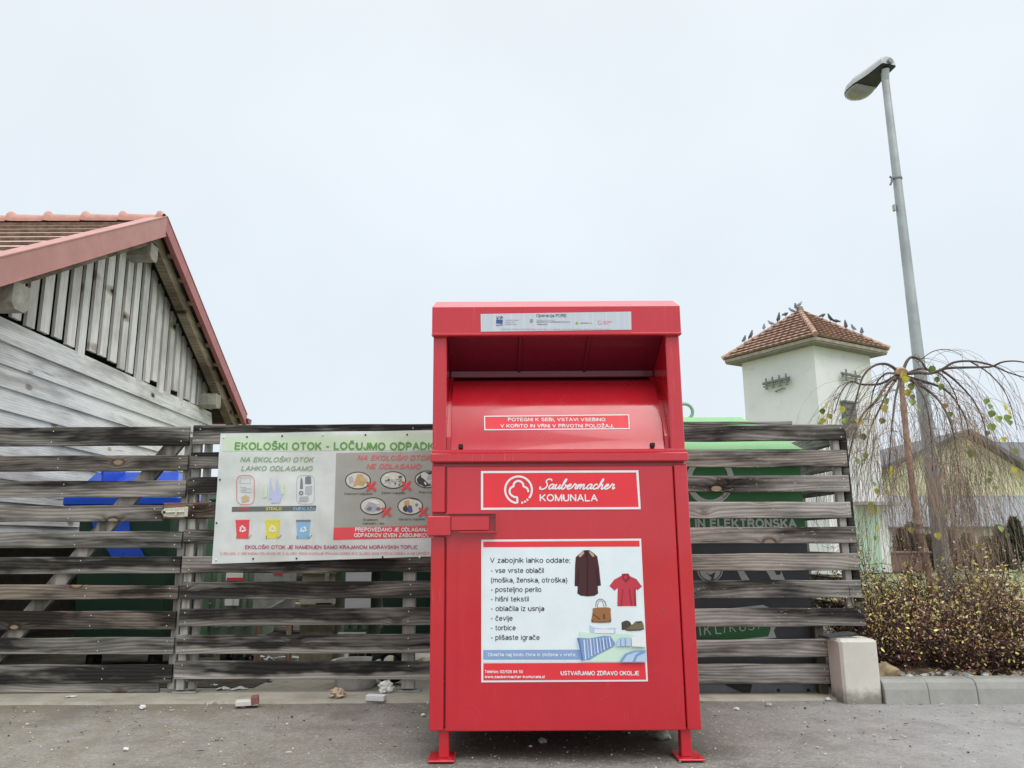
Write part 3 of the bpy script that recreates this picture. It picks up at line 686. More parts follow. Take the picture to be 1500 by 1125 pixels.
# ---- print on the container
I_WHITE = ink('white', 236, 236, 238); I_RED = ink('sticker_red', 240, 62, 72, .95, .35); I_DARK = ink('dark_text', 52, 56, 66)
I_PALE = ink('pale_blue_paper', 230, 240, 249); I_STRIP = ink('blue_strip', 140, 168, 214)
S1 = Sheet((0, YF-.0125, 0), (0, -1, 0)); S0 = Sheet((0, YF-.0225, 0), (0, -1, 0))
# brand sticker
mb = MB(); S1.rect(mb, 0, 0, 0, 0, .0012, quad=[(704.5,690),(935,689),(938.5,746),(704.5,747)]); stk = mb.build('brand_sticker', I_RED, ct)
mb = MB(); S1.frame(mb, 0, 0, 0, 0, 3.2, .0024, quad=[(704.5,690),(935,689),(938.5,746),(704.5,747)]); mb.build('sticker_border', I_WHITE, stk)
K5 = 1500/260.
def z5(pts): return [(690+x/K5, 680+y/K5) for x, y in pts]
mb = MB()
arc = lambda cx, cy, r, a0, a1, n=20: [(cx+r*math.cos(R(a0+(a1-a0)*i/n)), cy-r*math.sin(R(a0+(a1-a0)*i/n))) for i in range(n+1)]
S1.stroke(mb, z5(arc(401, 217, 113, 262, -38)), 2.9, .0024)
for a in (-44, -57, -70): S1.stroke(mb, z5(arc(401, 217, 113, a, a-8, 3)), 2.9, .0024)
S1.stroke(mb, z5([(391, 330), (391, 284)]), 2.9, .0024, False)
S1.stroke(mb, z5([(394, 280), (360, 275), (332, 252), (326, 225), (336, 200), (360, 187)]), 2.9, .0024)
S1.stroke(mb, z5([(360, 190), (362, 165), (380, 147), (402, 142), (425, 150), (440, 168), (443, 190)]), 2.9, .0024)
S1.stroke(mb, z5([(443, 190), (466, 198), (480, 215), (483, 236)]), 2.9, .0024)
mb.build('emblem', I_WHITE, stk)
mb = MB(); S1.text(mb, 'KOMUNALA', 790.5, 875.5, 734.6, 10.8, .0024, .02)
# handwritten line, drawn letter by letter as pen strokes
glyph = {
 'S': (.98, [[(1.02,1.62),(.92,1.88),(.66,1.98),(.36,1.84),(.3,1.5),(.5,1.16),(.66,.78),(.6,.3),(.3,.02),(-.06,.02),(-.24,.25),(-.12,.48)]]),
 'a': (.86, [[(.6,.86),(.36,.98),(.1,.72),(.05,.3),(.2,.03),(.44,.2),(.58,.6),(.62,.95),(.56,.4),(.64,.06),(.9,.3)]]),
 'u': (.9, [[(-.06,.5),(.08,.95),(.04,.4),(.16,.04),(.4,.2),(.56,.6),(.6,.95),(.56,.35),(.68,.04),(.92,.3)]]),
 'b': (.8, [[(-.08,.3),(.18,1.1),(.3,1.8),(.2,2.0),(.1,1.6),(.06,.7),(.1,.15),(.28,.02),(.5,.25),(.54,.65),(.4,.88),(.56,.72),(.84,.72)]]),
 'e': (.74, [[(-.08,.42),(.24,.5),(.44,.76),(.32,.98),(.12,.8),(.06,.4),(.2,.04),(.46,.1),(.8,.42)]]),
 'r': (.7, [[(-.06,.34),(.1,.8),(.16,1.1),(.24,.9),(.46,.88),(.42,.45),(.5,.05),(.76,.32)]]),
 'm': (1.3, [[(-.06,.4),(.1,.95),(.08,.4),(.06,.0)],[(.07,.3),(.26,.86),(.42,.92),(.44,.5),(.42,.0)],[(.43,.3),(.62,.86),(.8,.92),(.84,.5),(.86,.12),(1.0,.03),(1.34,.4)]]),
 'c': (.74, [[(.5,.8),(.34,.98),(.12,.78),(.06,.38),(.2,.04),(.46,.1),(.8,.42)]]),
 'h': (.88, [[(-.08,.35),(.18,1.1),(.3,1.8),(.2,2.0),(.1,1.5),(.06,.7),(.04,.0)],[(.06,.3),(.26,.86),(.46,.9),(.5,.5),(.52,.12),(.64,.03),(.92,.34)]])}
penx, strokes = 0.0, []
for ch in 'Saubermacher':
    w_, st = glyph[ch]
    for q in st: strokes.append([(penx+x+.30*y, y) for x, y in q])
    penx += w_
mx0 = min(x for s in strokes for x, y in s); mx1 = max(x for s in strokes for x, y in s)
for s in strokes: S1.stroke(mb, [(790.5 + (x-mx0)/(mx1-mx0)*(901-790.5), 716.6 - y*7.4) for x, y in s], 2.0, .0024)
mb.build('lettering', I_WHITE, stk)
# poster
QP = [(705,790.5),(939,789),(949,998),(705,999.5)]
mb = MB(); S1.rect(mb, 0,0,0,0, .0012, quad=QP); pos = mb.build('poster', I_WHITE, ct)
mb = MB(); S1.rect(mb, 0,0,0,0, .0022, quad=[(708,803.5),(937.5,802.5),(945.5,969),(708,970)]); mb.build('paper', I_PALE, pos)
mb = MB(); S1.rect(mb, 0,0,0,0, .0022, quad=[(708,793.5),(936.5,792),(937,800.5),(708,801.5)]); mb.build('red_band', I_RED, pos)
mb = MB(); S1.rect(mb, 0,0,0,0, .0022, quad=[(708,971.5),(945,970.5),(946.5,995.5),(708,996.5)]); mb.build('red_band', I_RED, pos)
mb = MB(); S1.rect(mb, 0,0,0,0, .0032, quad=[(708,952),(851,951.5),(852,966),(708,966)]); mb.build('blue_band', I_STRIP, pos)
mb = MB()
for s, x0, x1, yb in (('V zabojnik lahko oddate:',718,835,824.4),('- vse vrste oblačil',719,796.5,839.3),('(moška, ženska, otroška)',719,831,853.3),('- posteljno perilo',719,793,867.2),
                      ('- hišni tekstil',719,774.5,881),('- oblačila iz usnja',719,797,895),('- čevlje',719,751,909.2),('- torbice',719,755.5,923.2),('- plišaste igrače',719,790.5,937.3)):
    S1.text(mb, s, x0, x1, yb, 7.6, .0034, .004)
mb.build('lettering', I_DARK, pos)
mb = MB()
S1.text(mb, 'Oblačila naj bodo čista in zložena v vreče.', 714.5, 844, 961.3, 5.2, .0046, .02)
mb.build('lettering', I_WHITE, pos); mb = MB()
S1.text(mb, 'Telefon: 02/526 84 50', 710, 766, 986, 4.6, .0036, .02)
S1.text(mb, 'www.saubermacher-komunala.si', 710, 798, 993.3, 4.4, .0036, .02)
mb.build('lettering', I_WHITE, pos); mb = MB()
S1.text(mb, 'USTVARJAMO ZDRAVO OKOLJE', 821.5, 936, 989.2, 6.6, .0036, .02)
mb.build('lettering', I_WHITE, pos)
K7 = 829/140.
def z7(pts): return [(820+x/K7, 790+y/K7) for x, y in pts]
def picture(name, layers, parent):
    mb = MB(); mats = []
    for k, (m, pts) in enumerate(layers):
        if m not in mats: mats.append(m)
        mb.cur = mats.index(m); S1.poly(mb, z7(pts), .0034 + .0007*k)
    return mb.build(name, mats, parent)
I_COAT = ink('coat_brown', 74, 40, 44); I_COAT2 = ink('coat_seam', 52, 28, 32); I_COLLAR = ink('collar_tan', 196, 160, 140); I_SHIRT = ink('shirt_red', 196, 62, 78); I_SHIRT2 = ink('shirt_fold', 150, 42, 60)
I_BAG = ink('bag_tan', 160, 110, 70); I_BAG2 = ink('bag_brown', 104, 68, 44); I_SHOE = ink('shoe_olive', 122, 108, 84); I_SHOE2 = ink('shoe_dark', 78, 70, 60)
I_BLUE1 = ink('bed_blue', 130, 160, 208); I_BLUE2 = ink('bed_light_blue', 186, 206, 232); I_MINT = ink('bed_mint', 208, 232, 214); I_BLUE3 = ink('bed_deep_blue', 92, 120, 176)
picture('printed_coat', [(I_COAT, [(165,130),(205,95),(255,93),(300,125),(325,150),(340,240),(356,400),(328,405),(332,470),(300,490),(240,495),(180,488),(152,470),(155,408),(128,405),(132,230),(138,155)]),
    (I_COAT2, [(215,98),(248,96),(240,160),(225,160)]), (I_COLLAR, [(168,128),(205,98),(212,120),(180,155),(163,150)]), (I_COLLAR, [(250,98),(290,124),(300,148),(282,152),(255,118)]), (I_COAT2, [(240,160),(246,160),(242,490),(236,490)]),
    (I_COAT2, [(160,250),(165,250),(158,400),(153,400)]), (I_COAT2, [(318,250),(323,250),(332,398),(326,398)])], pos)
picture('printed_shirt', [(I_SHIRT, [(430,405),(470,350),(535,315),(545,298),(590,296),(606,318),(665,345),(712,410),(672,442),(648,415),(662,578),(498,580),(502,420),(475,445)]),
    (I_SHIRT2, [(536,300),(600,300),(606,340),(572,378),(545,345)]), (I_SHIRT, [(555,315),(588,315),(576,345),(560,345)]), (I_SHIRT2, [(545,430),(549,430),(535,578),(528,578)]), (I_SHIRT2, [(600,430),(604,430),(628,578),(620,578)]), (I_SHIRT2, [(648,415),(656,418),(662,578),(650,578)])], pos)
mb = MB(); S1.stroke(mb, z7([(312,585),(318,540),(345,518),(372,525),(396,550),(400,585)]), .9, .0034); S1.stroke(mb, z7([(326,590),(334,545),(352,532),(372,545),(384,590)]), .6, .0034)
mb.build('printed_handle', I_BAG2, pos)
picture('printed_handbag', [(I_BAG, [(285,598),(330,590),(420,590),(442,600),(440,630),(446,700),(440,718),(360,722),(276,718),(272,700),(283,640)]), (I_BAG2, [(285,640),(350,690),(345,696),(285,652)]), (I_BAG2, [(375,645),(388,645),(392,690),(378,690)]), (I_BAG2, [(272,700),(446,700),(440,718),(360,722),(276,718)]), (I_BAG, [(290,696),(430,694),(430,712),(290,714)])], pos)
picture('printed_shoe', [(I_SHOE2, [(535,720),(560,708),(580,702),(605,712),(622,742),(600,760),(572,785),(536,785)]), (I_SHOE, [(570,778),(610,752),(640,728),(655,712),(712,708),(724,735),(730,775),(705,778),(690,785),(620,792),(575,790)]), (I_SHOE2, [(570,780),(690,783),(705,775),(730,774),(728,780),(690,790),(600,794),(572,790)]), (I_SHOE2, [(662,712),(706,708),(700,722),(668,724)])], pos)
layers = [(I_BLUE2, [(255,745),(300,765),(380,775),(485,766),(480,820),(262,815)]), (I_WHITE, [(300,778),(470,782),(465,815),(300,812)]),
    (I_MINT, [(165,800),(260,812),(380,822),(620,820),(740,890),(740,1060),(190,1062),(190,900)]), (I_BLUE1, [(148,852),(260,858),(385,835),(440,840),(480,900),(470,930),(330,1000),(260,1045),(190,1050),(180,930)])]
for i in range(9):
    x = 205+i*27; layers.append((I_BLUE2 if i % 2 else I_WHITE, [(x, 870-i*3), (x+9, 870-i*3), (x+22, 1040-i*14), (x+13, 1040-i*14)]))
layers += [(I_BLUE2, [(485,925),(500,860),(540,845),(610,850),(615,922)]), (I_BLUE1, [(520,860),(528,860),(530,922),(522,922)]), (I_BLUE1, [(560,855),(568,855),(570,922),(562,922)]), (I_WHITE, [(620,840),(740,840),(740,930),(620,925)]),
    (I_BLUE1, [(515,1058),(560,990),(640,962),(740,958),(740,1060)]), (I_BLUE2, [(540,1058),(580,1000),(650,975),(690,970),(650,1000),(625,1058)]), (I_BLUE2, [(650,1058),(668,1010),(740,980),(740,1058)]), (I_BLUE3, [(148,852),(165,856),(200,1048),(190,1050)])]
picture('printed_bedding', layers, pos)
# chute sticker on the flat of the drum
pa, pb2 = Vector((0, drum[2][0], drum[2][1])), Vector((0, drum[3][0], drum[3][1]))
dn = (pb2-pa).normalized(); nn = Vector((0, -dn.z, dn.y))
S2 = Sheet(pa, nn)
QC = [(709,609.4),(921.5,607.2),(922.5,628.9),(709.5,630.6)]
mb = MB(); S2.rect(mb, 0,0,0,0, .0012, quad=QC); cst = mb.build('chute_sticker', I_RED, ct)
mb = MB(); S2.frame(mb, 0,0,0,0, 1.5, .0024, quad=QC); mb.build('sticker_border', I_WHITE, cst)
mb = MB(); S2.text(mb, 'POTEGNI K SEBI, VSTAVI VSEBINO', 744, 887, 617.4, 5.1, .0024, .02); S2.text(mb, 'V KORITO IN VRNI V PRVOTNI POLOŽAJ.', 733, 898.5, 626.6, 5.1, .0024, .02)
mb.build('lettering', I_WHITE, cst)
# project sticker on the hood
def streak_mat():
    t = NT('silver_sticker'); v = t.coord((90, 1, 2)); n = t.noise(v, 1.0, 3, .7)
    c = t.mix(t.ss(n, .45, .8, 0, .55), A(196, 202, 212), A(236, 236, 238)); return t.fin(c, .4)
QH = [(704,460),(924.5,456.5),(925,483),(704.5,486)]
mb = MB(); S0.rect(mb, 0,0,0,0, .0012, quad=QH); hst = mb.build('hood_sticker', streak_mat(), ct)
I_GREY = ink('grey_text', 90, 96, 104); I_LGREY = ink('pale_text', 140, 146, 154); I_NAVY = ink('navy', 40, 50, 92); I_EU = ink('flag_blue', 66, 92, 150); I_LIME = ink('lime', 150, 180, 60); I_PINK = ink('pink_text', 224, 110, 124)
mb = MB(); S0.text(mb, 'Operacija PORE', 785.5, 830, 464.6, 4.6, .0024, .004)
S0.text(mb, 'MINISTRSTVO ZA GOSPODARSKI RAZVOJ IN', 786, 835, 472.6, 1.6, .0024, .02); S0.text(mb, 'TEHNOLOGIJO', 786, 802, 476, 1.6, .0024, .02)
mb.build('lettering', I_GREY, hst)
mb = MB()
S0.text(mb, 'Naložbo sofinancirata Republika Slovenija in Evropska unija iz Evropskega sklada za regionalni razvoj', 735, 895, 483.2, 1.8, .0024, .0)
mb.build('lettering', I_LGREY, hst); mb = MB()
S0.text(mb, 'REPUBLIKA SLOVENIJA', 786, 812, 469.8, 1.4, .0024)
mb.build('lettering', I_LGREY, hst); mb = MB()
for s, x1, y in (('EVROPSKA UNIJA', 760, 470), ('EVROPSKI SKLAD ZA', 754, 473), ('REGIONALNI RAZVOJ', 757, 476)): S0.text(mb, s, 740, x1, y, 1.5, .0024)
mb.build('lettering', I_LGREY, hst); mb = MB()
S0.ellipse(mb, 778.5, 470, 2.4, 2.8, .0024)
mb.build('emblem', I_LGREY, hst)
mb = MB(); S0.rect(mb, 726.8, 468.2, 736.4, 474.2, .0024); mb.build('printed_flag', I_EU, hst)
mb = MB()
for pts in ([(727,463.5),(729,466.5),(731.5,463.5)], [(732.5,465.5),(734.5,463.4),(736.2,466.5)], [(727,475.5),(727.6,477),(730.6,477),(731,475.5)], [(732.4,477.4),(733.8,475.2),(736.4,476.8)], [(727.2,466.8),(729.8,466.8)], [(732.2,467),(736.4,464.2)]): S0.stroke(mb, pts, .9, .0024, False)
mb.build('emblem', I_NAVY, hst)
mb = MB(); S0.ellipse(mb, 845, 473.4, 1.9, 2, .0024); mb.build('emblem', I_LIME, hst); mb = MB(); S0.text(mb, 'TORI', 861, 867, 474.2, 1.6, .0024); mb.build('lettering', I_LIME, hst)
mb = MB(); S0.text(mb, 'CENTER', 850, 861, 474.4, 1.8, .0024, .02); mb.build('lettering', I_GREY, hst)
mb = MB(); S0.stroke(mb, [(878.6+2.6*math.cos(i*.52), 472.6+2.6*math.sin(i*.52)) for i in range(11)], .7, .0024); S0.text(mb, 'Saubermacher', 883, 897, 472, 1.7, .0024); S0.text(mb, 'KOMUNALA', 883, 892, 475, 1.5, .0024); mb.build('emblem', I_PINK, hst)

# ================================================================== FENCES
def board(parent, x0, x1, z0, z1, Y, tone=(.5, 0, 0, 0), mat=None, th=.026, tilt=0.0, nails=(), name='board', wob=.003):
    """one fence board lying along X, slightly uneven, its nails driven flush"""
    mb = MB(); n = 14; c = .004; sd = random.random()*99
    tops = [z1 + wob*mnoise.noise(Vector((i*.35, sd, 0)))*2 for i in range(n+1)]
    bots = [z0 + wob*mnoise.noise(Vector((i*.35, sd, 9)))*2 for i in range(n+1)]
    bow = [.004*mnoise.noise(Vector((i*.22, sd, 4))) for i in range(n+1)]
    vs = []
    for i in range(n+1):
        x = x0 + (x1-x0)*i/n; dz = tilt*(i/n-.5)
        if i in (0, n): x += .004*(random.random()-.5)
        y, a, b = Y+bow[i], bots[i]+dz, tops[i]+dz
        vs += [(x, y, a+c), (x, y, b-c), (x, y+c, b), (x, y+th-c, b), (x, y+th, b-c), (x, y+th, a+c), (x, y+th-c, a), (x, y+c, a)]
    mb.add(vs, [(k*8+j, (k+1)*8+j, (k+1)*8+(j+1)%8, k*8+(j+1)%8) for k in range(n) for j in range(8)] + [list(range(8)), [n*8+j for j in range(8)][::-1]])
    mb.cur = 1
    for nx in nails:
        for fz in (.22, .78):
            q = Vector((nx+random.uniform(-.008, .008), Y-.003, z0+(z1-z0)*fz + tilt*((nx-x0)/(x1-x0)-.5)))
            k = .0042
            mb.add([q+Vector((k*math.cos(a*1.047), 0, k*math.sin(a*1.047))) for a in range(6)], [list(range(6))])
    o = mb.build(name, [mat or M_FENCE, M_NAIL], parent, origin=((x0+x1)/2, Y, (z0+z1)/2))
    o.color = tone
    return o
def post(parent, x0, x1, y0, y1, z0, z1, name='post', tone=(.5, 0, 0, 0), mat=None, label=None):
    mb = MB(); mb.bbox((x0, y0, z0), (x1, y1, z1), .004)
    o = mb.build(name, mat or M_FENCE_V, parent, origin=((x0+x1)/2, (y0+y1)/2, (z0+z1)/2)); o.color = tone
    if label: o['label'] = label
    return o
YG, YM, YR = 5.43, 5.41, 5.27
# --- left gate
gate = empty('slatted_gate', (P(140, 800, YG).x, YG, 0), 'weathered grey wooden slatted gate with bolt latch in front of the shed wall', 'gate')
GB = [(625.5, 653, 277, 0.48, 0.0, 0.0), (667, 690, 275, 0.56, 0.0, 0.28), (704, 728, 272, 0.36, 0.0, 0.05), (740.5, 764, 238, 0.38, 0.25, 0.1), (778.5, 803, 266, 0.34, 0.25, 0.0), (815.7, 840.5, 264, 0.16, 0.55, 0.0), (857, 877.6, 260, 0.24, 0.0, 0.42), (895, 922, 257, 0.1, 0.1, 0.35), (934, 958.5, 254, 0.06, 0.55, 0.0), (973.5, 1000, 251, 0.2, 0.0, 0.0)]
xl = -3.95; xr0 = G(250, 1018).x
def gz(y): return P(150, y, YG).z
for i, (a, b, xr, lt, pb_, br) in enumerate(GB):
    xr_ = P(xr, (a+b)/2, YG).x
    board(gate, xl, xr_, gz(b), gz(a), YG, (lt, pb_, br, 0), tilt=random.uniform(-.008, .004) , nails=(xr_-.05, P(60+12*i, 800, YG).x))
o = board(gate, P(239.5, 750, YG).x, P(303, 750, YG).x, gz(761), gz(737), YG-.004, (.6, 0, 0, 0), M_BROWN, name='latch_board', nails=(P(298, 750, YG).x,))
o['label'] = 'bare brown board carrying the latch'
post(gate, P(252, 1000, YG).x-.075+.03, P(256, 1000, YG).x-.012, YG+.028, YG+.075, gz(1012), gz(640), tone=(.55, 0, 0, 0))
post(gate, -3.9, -3.82, YG+.028, YG+.075, gz(1012), gz(640))
mb = MB()                                               # diagonal brace
p0, p1 = P(0, 955, YG+.05), P(262, 645, YG+.05)
p0 = p0 + (p0-p1)*.35
d_ = (p1-p0).normalized(); nrm = Vector((-d_.z, 0, d_.x))*.055
mb.prism([Vector((p.x, YG+.03, p.z)) for p in (p0-nrm, p1-nrm, p1+nrm, p0+nrm)], (0, .04, 0))
ob = mb.build('brace', M_FENCE_V, gate); ob.color = (.35, 0, .15, 0)
board(gate, xl, P(230, 1008, YG).x, gz(1015), gz(1002.5), YG+.03, (.85, .3, 0, 0), name='bottom_rail')
mb = MB()                                               # zinc bolt latch
la, lb = P(236, 757, YG-.009), P(277, 742, YG-.009)
YL = YG-.0085
def lp(x, y): q = P(x, y, YL); return Vector((q.x, YL, q.z))
mb.prism([lp(*k) for k in ((236,750),(241,744.5),(246,744),(276,742.5),(277,757),(247,757.5),(240,756))], (0, .003, 0))
latch = mb.build('latch', plain('zinc_cream', (.62, .60, .50, 1), .42, .1, 30, metal=.25), gate)
mb = MB(); mb.tube([lp(244, 750.5)+Vector((0,-.008,0)), lp(272, 749.5)+Vector((0,-.008,0))], .007, 8); mb.build('bolt', plain('zinc_bright', (.66, .65, .58, 1), .35, .1, 30, metal=.5), latch)
mb = MB(); mb.bbox(lp(270.5, 757)+Vector((0,-.016,0)), lp(277, 742.5)+Vector((0,-.001,0)), .003); mb.bbox(lp(257, 755)+Vector((0,-.014,0)), lp(260.5, 744.5)+Vector((0,-.001,0)), .003); mb.build('keeper', plain('zinc_cream', None), latch)
mb = MB(); mb.lathe([(.010, 0), (.010, -.006)], lp(240.5, 750.5), 12, 'Y'); mb.build('padlock_eye', plain('dark_rust', (.05, .035, .028, 1), .7), latch)
# --- middle fence run (behind the banner and the red container)
mid = empty('slatted_fence', (P(450, 800, YM).x, YM, 0), 'weathered slatted wooden fence carrying the recycling banner, between gate and red container', 'fence')
MBD = [(621.8, 650, 0.32, 0.0, 0.0), (661.6, 686.5, 0.2, 0.0, 0.0), (698.7, 723.6, 0.16, 0.0, 0.1), (738, 759, 0.27, 0.0, 0.6), (775, 796, 0.32, 0.0, 0.0), (814.6, 839, 0.32, 0.0, 0.12), (851.8, 877, 0.08, 0.1, 0.12), (891, 916, 0.07, 0.45, 0.0), (929.6, 957.5, 0.12, 0.75, 0.0), (969.5, 996, 0.18, 0.95, 0.0)]
def mz(y): return P(450, y, YM).z
xm0 = P(281, 640, YM).x; xm1 = .16
for i, (a, b, lt, pb_, br) in enumerate(MBD):
    x0 = xm0 + random.uniform(-.006, .006)
    board(mid, x0, xm1, mz(b), mz(a), YM, (lt, pb_, br, 0), tilt=(-.018 if i == 9 else random.uniform(-.006, .004)), nails=(x0+.045, P(601, 800, YM).x))
for x0, x1, y0, y1, tn in ((xm0+.002, xm0+.055, .03, .08, .75), (xm0+.075, xm0+.12, .05, .10, .55), (P(590.5, 800, YM).x, P(609, 800, YM).x, .03, .085, .7), (-.02, .06, .03, .08, .5)):
    post(mid, x0, x1, YM+y0, YM+y1, .03, mz(632), tone=(tn, 0, 0, 0))
for xx in (xm0+.055, P(600, 800, YM).x):
    mb = MB(); mb.bbox((xx-.075, YM+.02, .012), (xx+.085, YM+.12, .022), .003); mb.build('base_plate', plain('galvanised_dull', (.34, .34, .31, 1), .55, .15, 20, metal=.4), mid)
mb = MB(); mb.bbox((xm0+.06, YM+.035, .085), (xm0+.17, YM+.085, .2), .004); o = mb.build('bottom_block', M_FENCE_V, mid); o.color = (.4, 0, .1, 0)
# --- right fence run
rf = empty('slatted_fence', (P(1120, 800, YR).x, YR, 0), 'weathered slatted wooden fence right of the red container, in front of the green electronics bin', 'fence')
RB = [(622.5, 646, 1243, 0.49, 0.0, 0.0), (659.3, 684, 1247, 0.45, 0.0, 0.15), (696, 720.5, 1250, 0.53, 0.0, 0.0), (734.7, 758.5, 1253, 0.7, 0.1, 0.0), (772, 796, 1260, 0.55, 0.0, 0.12), (811, 836, 1264, 0.59, 0.0, 0.12), (850, 876, 1268, 0.53, 0.0, 0.0), (891, 918, 1273, 0.53, 0.0, 0.0), (937, 962.5, 1219, 0.66, 0.0, 0.0), (973, 1002, 1222, 0.53, 0.2, 0.0)]
def rz(y): return P(1130, y, YR).z
for i, (a, b, xr, lt, pb_, br) in enumerate(RB):
    xr_ = P(xr-6, (a+b)/2, YR).x
    board(rf, .22, xr_, rz(b), rz(a), YR, (lt, pb_, br, .75 if i < 8 else .25), tilt=random.uniform(-.006, .006), nails=(xr_-.03,))
o = board(rf, .22, P(1161, 620, YR).x, rz(622)+.004, rz(616.8), YR+.004, (.45, 0, 0, .2), name='cap_board')
xp = P(1222, 650, YR).x
post(rf, xp, xp+.048, YR+.03, YR+.075, rz(918), rz(636), tone=(.75, 0, 0, 0))
post(rf, xp+.056, xp+.105, YR+.03, YR+.085, rz(925), rz(630), tone=(.05, 0, 0, 0), mat=M_FENCE)
post(rf, P(1203, 1000, YR).x, P(1216, 1000, YR).x, YR+.03, YR+.09, .0, rz(905), tone=(.3, 0, .3, 0))
# --- side fence running back from the right end
sf = empty('slatted_fence', (2.47, 6.5, 0), 'short slatted side fence running back behind the end post of the right fence', 'fence')
for i, (a, b, xr, lt, pb_, br) in enumerate(RB[:8]):
    mb = MB(); zc = (rz(a)+rz(b))/2; hh = (rz(a)-rz(b))/2
    mb.bbox((2.455, YR+.10, zc-hh), (2.48, 8.4, zc+hh), .003)
    o = mb.build('board', M_FENCE_Y, sf, origin=(2.467, 6.8, zc)); o.color = (.55 if i % 2 else .7, 0, .1, 0)
post(sf, 2.482, 2.54, 6.3, 6.37, 0, 1.75); post(sf, 2.482, 2.54, 8.3, 8.37, 0, 1.75)

# ================================================================== BANNER
YB = YM - .016
def wavef(q): return .005*math.sin(q.x*9+q.z*3) + .010*mnoise.noise(Vector((q.x*2.4, q.z*3.1, 2))) + .0035*mnoise.noise(Vector((q.x*11, q.z*9, 5)))
SB = Sheet((0, YB-.012, 0), (0, -1, 0), wavef)
def banner_mat():
    t = NT('pvc_banner'); v = t.coord()
    n = t.noise(v, 4.0, 5, .6)
    c = t.mix(t.ss(n, .3, .7), A(206, 212, 208), A(226, 232, 230))
    st = t.noise(t.coord((5, 1, 1.2)), 2.0, 5, .65)
    c = t.mix(t.math('MULTIPLY', t.ss(st, .55, .75), .25), c, A(178, 184, 170))
    return t.fin(c, .38, Specular_IOR_Level=.5)
bn = empty('banner', (P(480, 730, YB).x, YB-.012, 0), 'pale printed recycling banner with green heading, screwed to the middle fence', 'banner')
QB = [(323,635),(668,629.5),(662,814),(310,826)]
mb = MB(); SB.rect(mb, 0,0,0,0, 0.0, 60, 34, QB); mb.build('sheet', banner_mat(), bn, smooth=True)
B_GREEN = ink('banner_green', 108, 158, 88); B_GREEN2 = ink('banner_soft_green', 150, 176, 142); B_GREY = ink('banner_grey', 168, 171, 162); B_RED = ink('banner_red', 232, 86, 92); B_PINK = ink('banner_pink', 216, 112, 116); B_MAG = ink('banner_magenta', 186, 84, 122)
B_TXT = ink('banner_text', 84, 88, 84); B_BAR = ink('banner_bar', 106, 112, 110); B_YEL = ink('banner_yellow', 226, 218, 90); B_LB = ink('banner_light_blue', 140, 190, 224); B_OV = ink('oval_ring', 76, 80, 78); B_OVW = ink('oval_paper', 216, 218, 208); B_TINT = ink('banner_green_tint', 206, 224, 198)
B_BOX = ink('box_tan', 198, 182, 142); B_LIL = ink('glass_lilac', 190, 198, 232); B_DK = ink('pack_grey', 128, 132, 136); B_LG = ink('pack_light_grey', 180, 186, 192); B_OLIVE = ink('leaf_olive', 128, 144, 104); B_ORANGE = ink('rubble_tan', 206, 168, 116); B_STONE = ink('rubble_dark', 70, 72, 72); B_WHITE = ink('banner_white', 238, 240, 238)
KB = 1500/330.
def zb(x, y): return (310+x/KB, 620+y/KB)
def zbs(p): return [zb(*k) for k in p]
mb = MB(); SB.rect(mb, 0,0,0,0, .0016, 30, 6, [(327,640),(664,634),(664,659),(326,661)]); mb.build('heading_band', B_TINT, bn)
mb = MB(); SB.text(mb, 'EKOLOŠKI OTOK - LOČUJMO ODPADKE', 344, 646, 659.3, 11.5, .0036, .028, 0, .98); mb.build('heading', B_GREEN, bn)
mb = MB(); SB.text(mb, 'NA EKOLOŠKI OTOK', 352.5, 460, 677, 7.6, .003, .022, .25); SB.text(mb, 'LAHKO ODLAGAMO', 353.5, 458, 690, 7.6, .003, .022, .25); mb.build('lettering', B_GREEN2, bn)
mb = MB(); SB.rect(mb, 0,0,0,0, .0016, 26, 20, [(493,664),(664,659),(662,770),(489,773)]); mb.build('grey_panel', B_GREY, bn)
mb = MB(); SB.text(mb, 'NA EKOLOŠKI OTOK', 524, 632, 674.5, 7.6, .0036, .022, .25); SB.text(mb, 'NE ODLAGAMO', 537, 617, 687, 7.6, .0036, .022, .25); mb.build('lettering', B_PINK, bn)
mb = MB(); SB.rect(mb, 0,0,0,0, .0016, 26, 4, [(489,773),(662,768.5),(661,786.5),(488,791)]); mb.build('red_band', B_RED, bn)
mb = MB(); SB.text(mb, 'PREPOVEDANO JE ODLAGANJE', 520.5, 631, 778.8, 6, .0036, .022); SB.text(mb, 'ODPADKOV IZVEN ZABOJNIKOV', 519, 629, 787, 6, .0036, .022); mb.build('lettering', B_WHITE, bn)
mb = MB(); SB.text(mb, 'EKOLOŠKI OTOK JE NAMENJEN SAMO KRAJANOM MORAVSKIH TOPLIC', 359, 611.5, 804.2, 5.6, .003, .018); mb.build('lettering', B_MAG, bn)
mb = MB(); SB.text(mb, 'V SKLADU Z OBČINSKIM ODLOKOM SE Z GLOBO 1000€ KAZNUJE PRAVNA OSEBA IN Z GLOBO 400€ FIZIČNA OSEBA, KI NE UPOŠTEVA', 322, 636, 812.6, 3.6, .003, .0); mb.build('lettering', B_PINK, bn)
mb = MB(); SB.rect(mb, 0,0,0,0, .0016, 20, 2, [(339.8,742.5),(463,740.5),(462,748),(339.5,749.8)]); mb.build('caption_bar', B_BAR, bn)
for s, x0, x1, m in (('PAPIR', 348.5, 365.5, B_RED), ('STEKLO', 390, 413, B_YEL), ('EMBALAŽA', 430, 461, B_LB)):
    mb = MB(); SB.text(mb, s, x0, x1, 747.6, 4.4, .0036, .02); mb.build('lettering', m, bn)
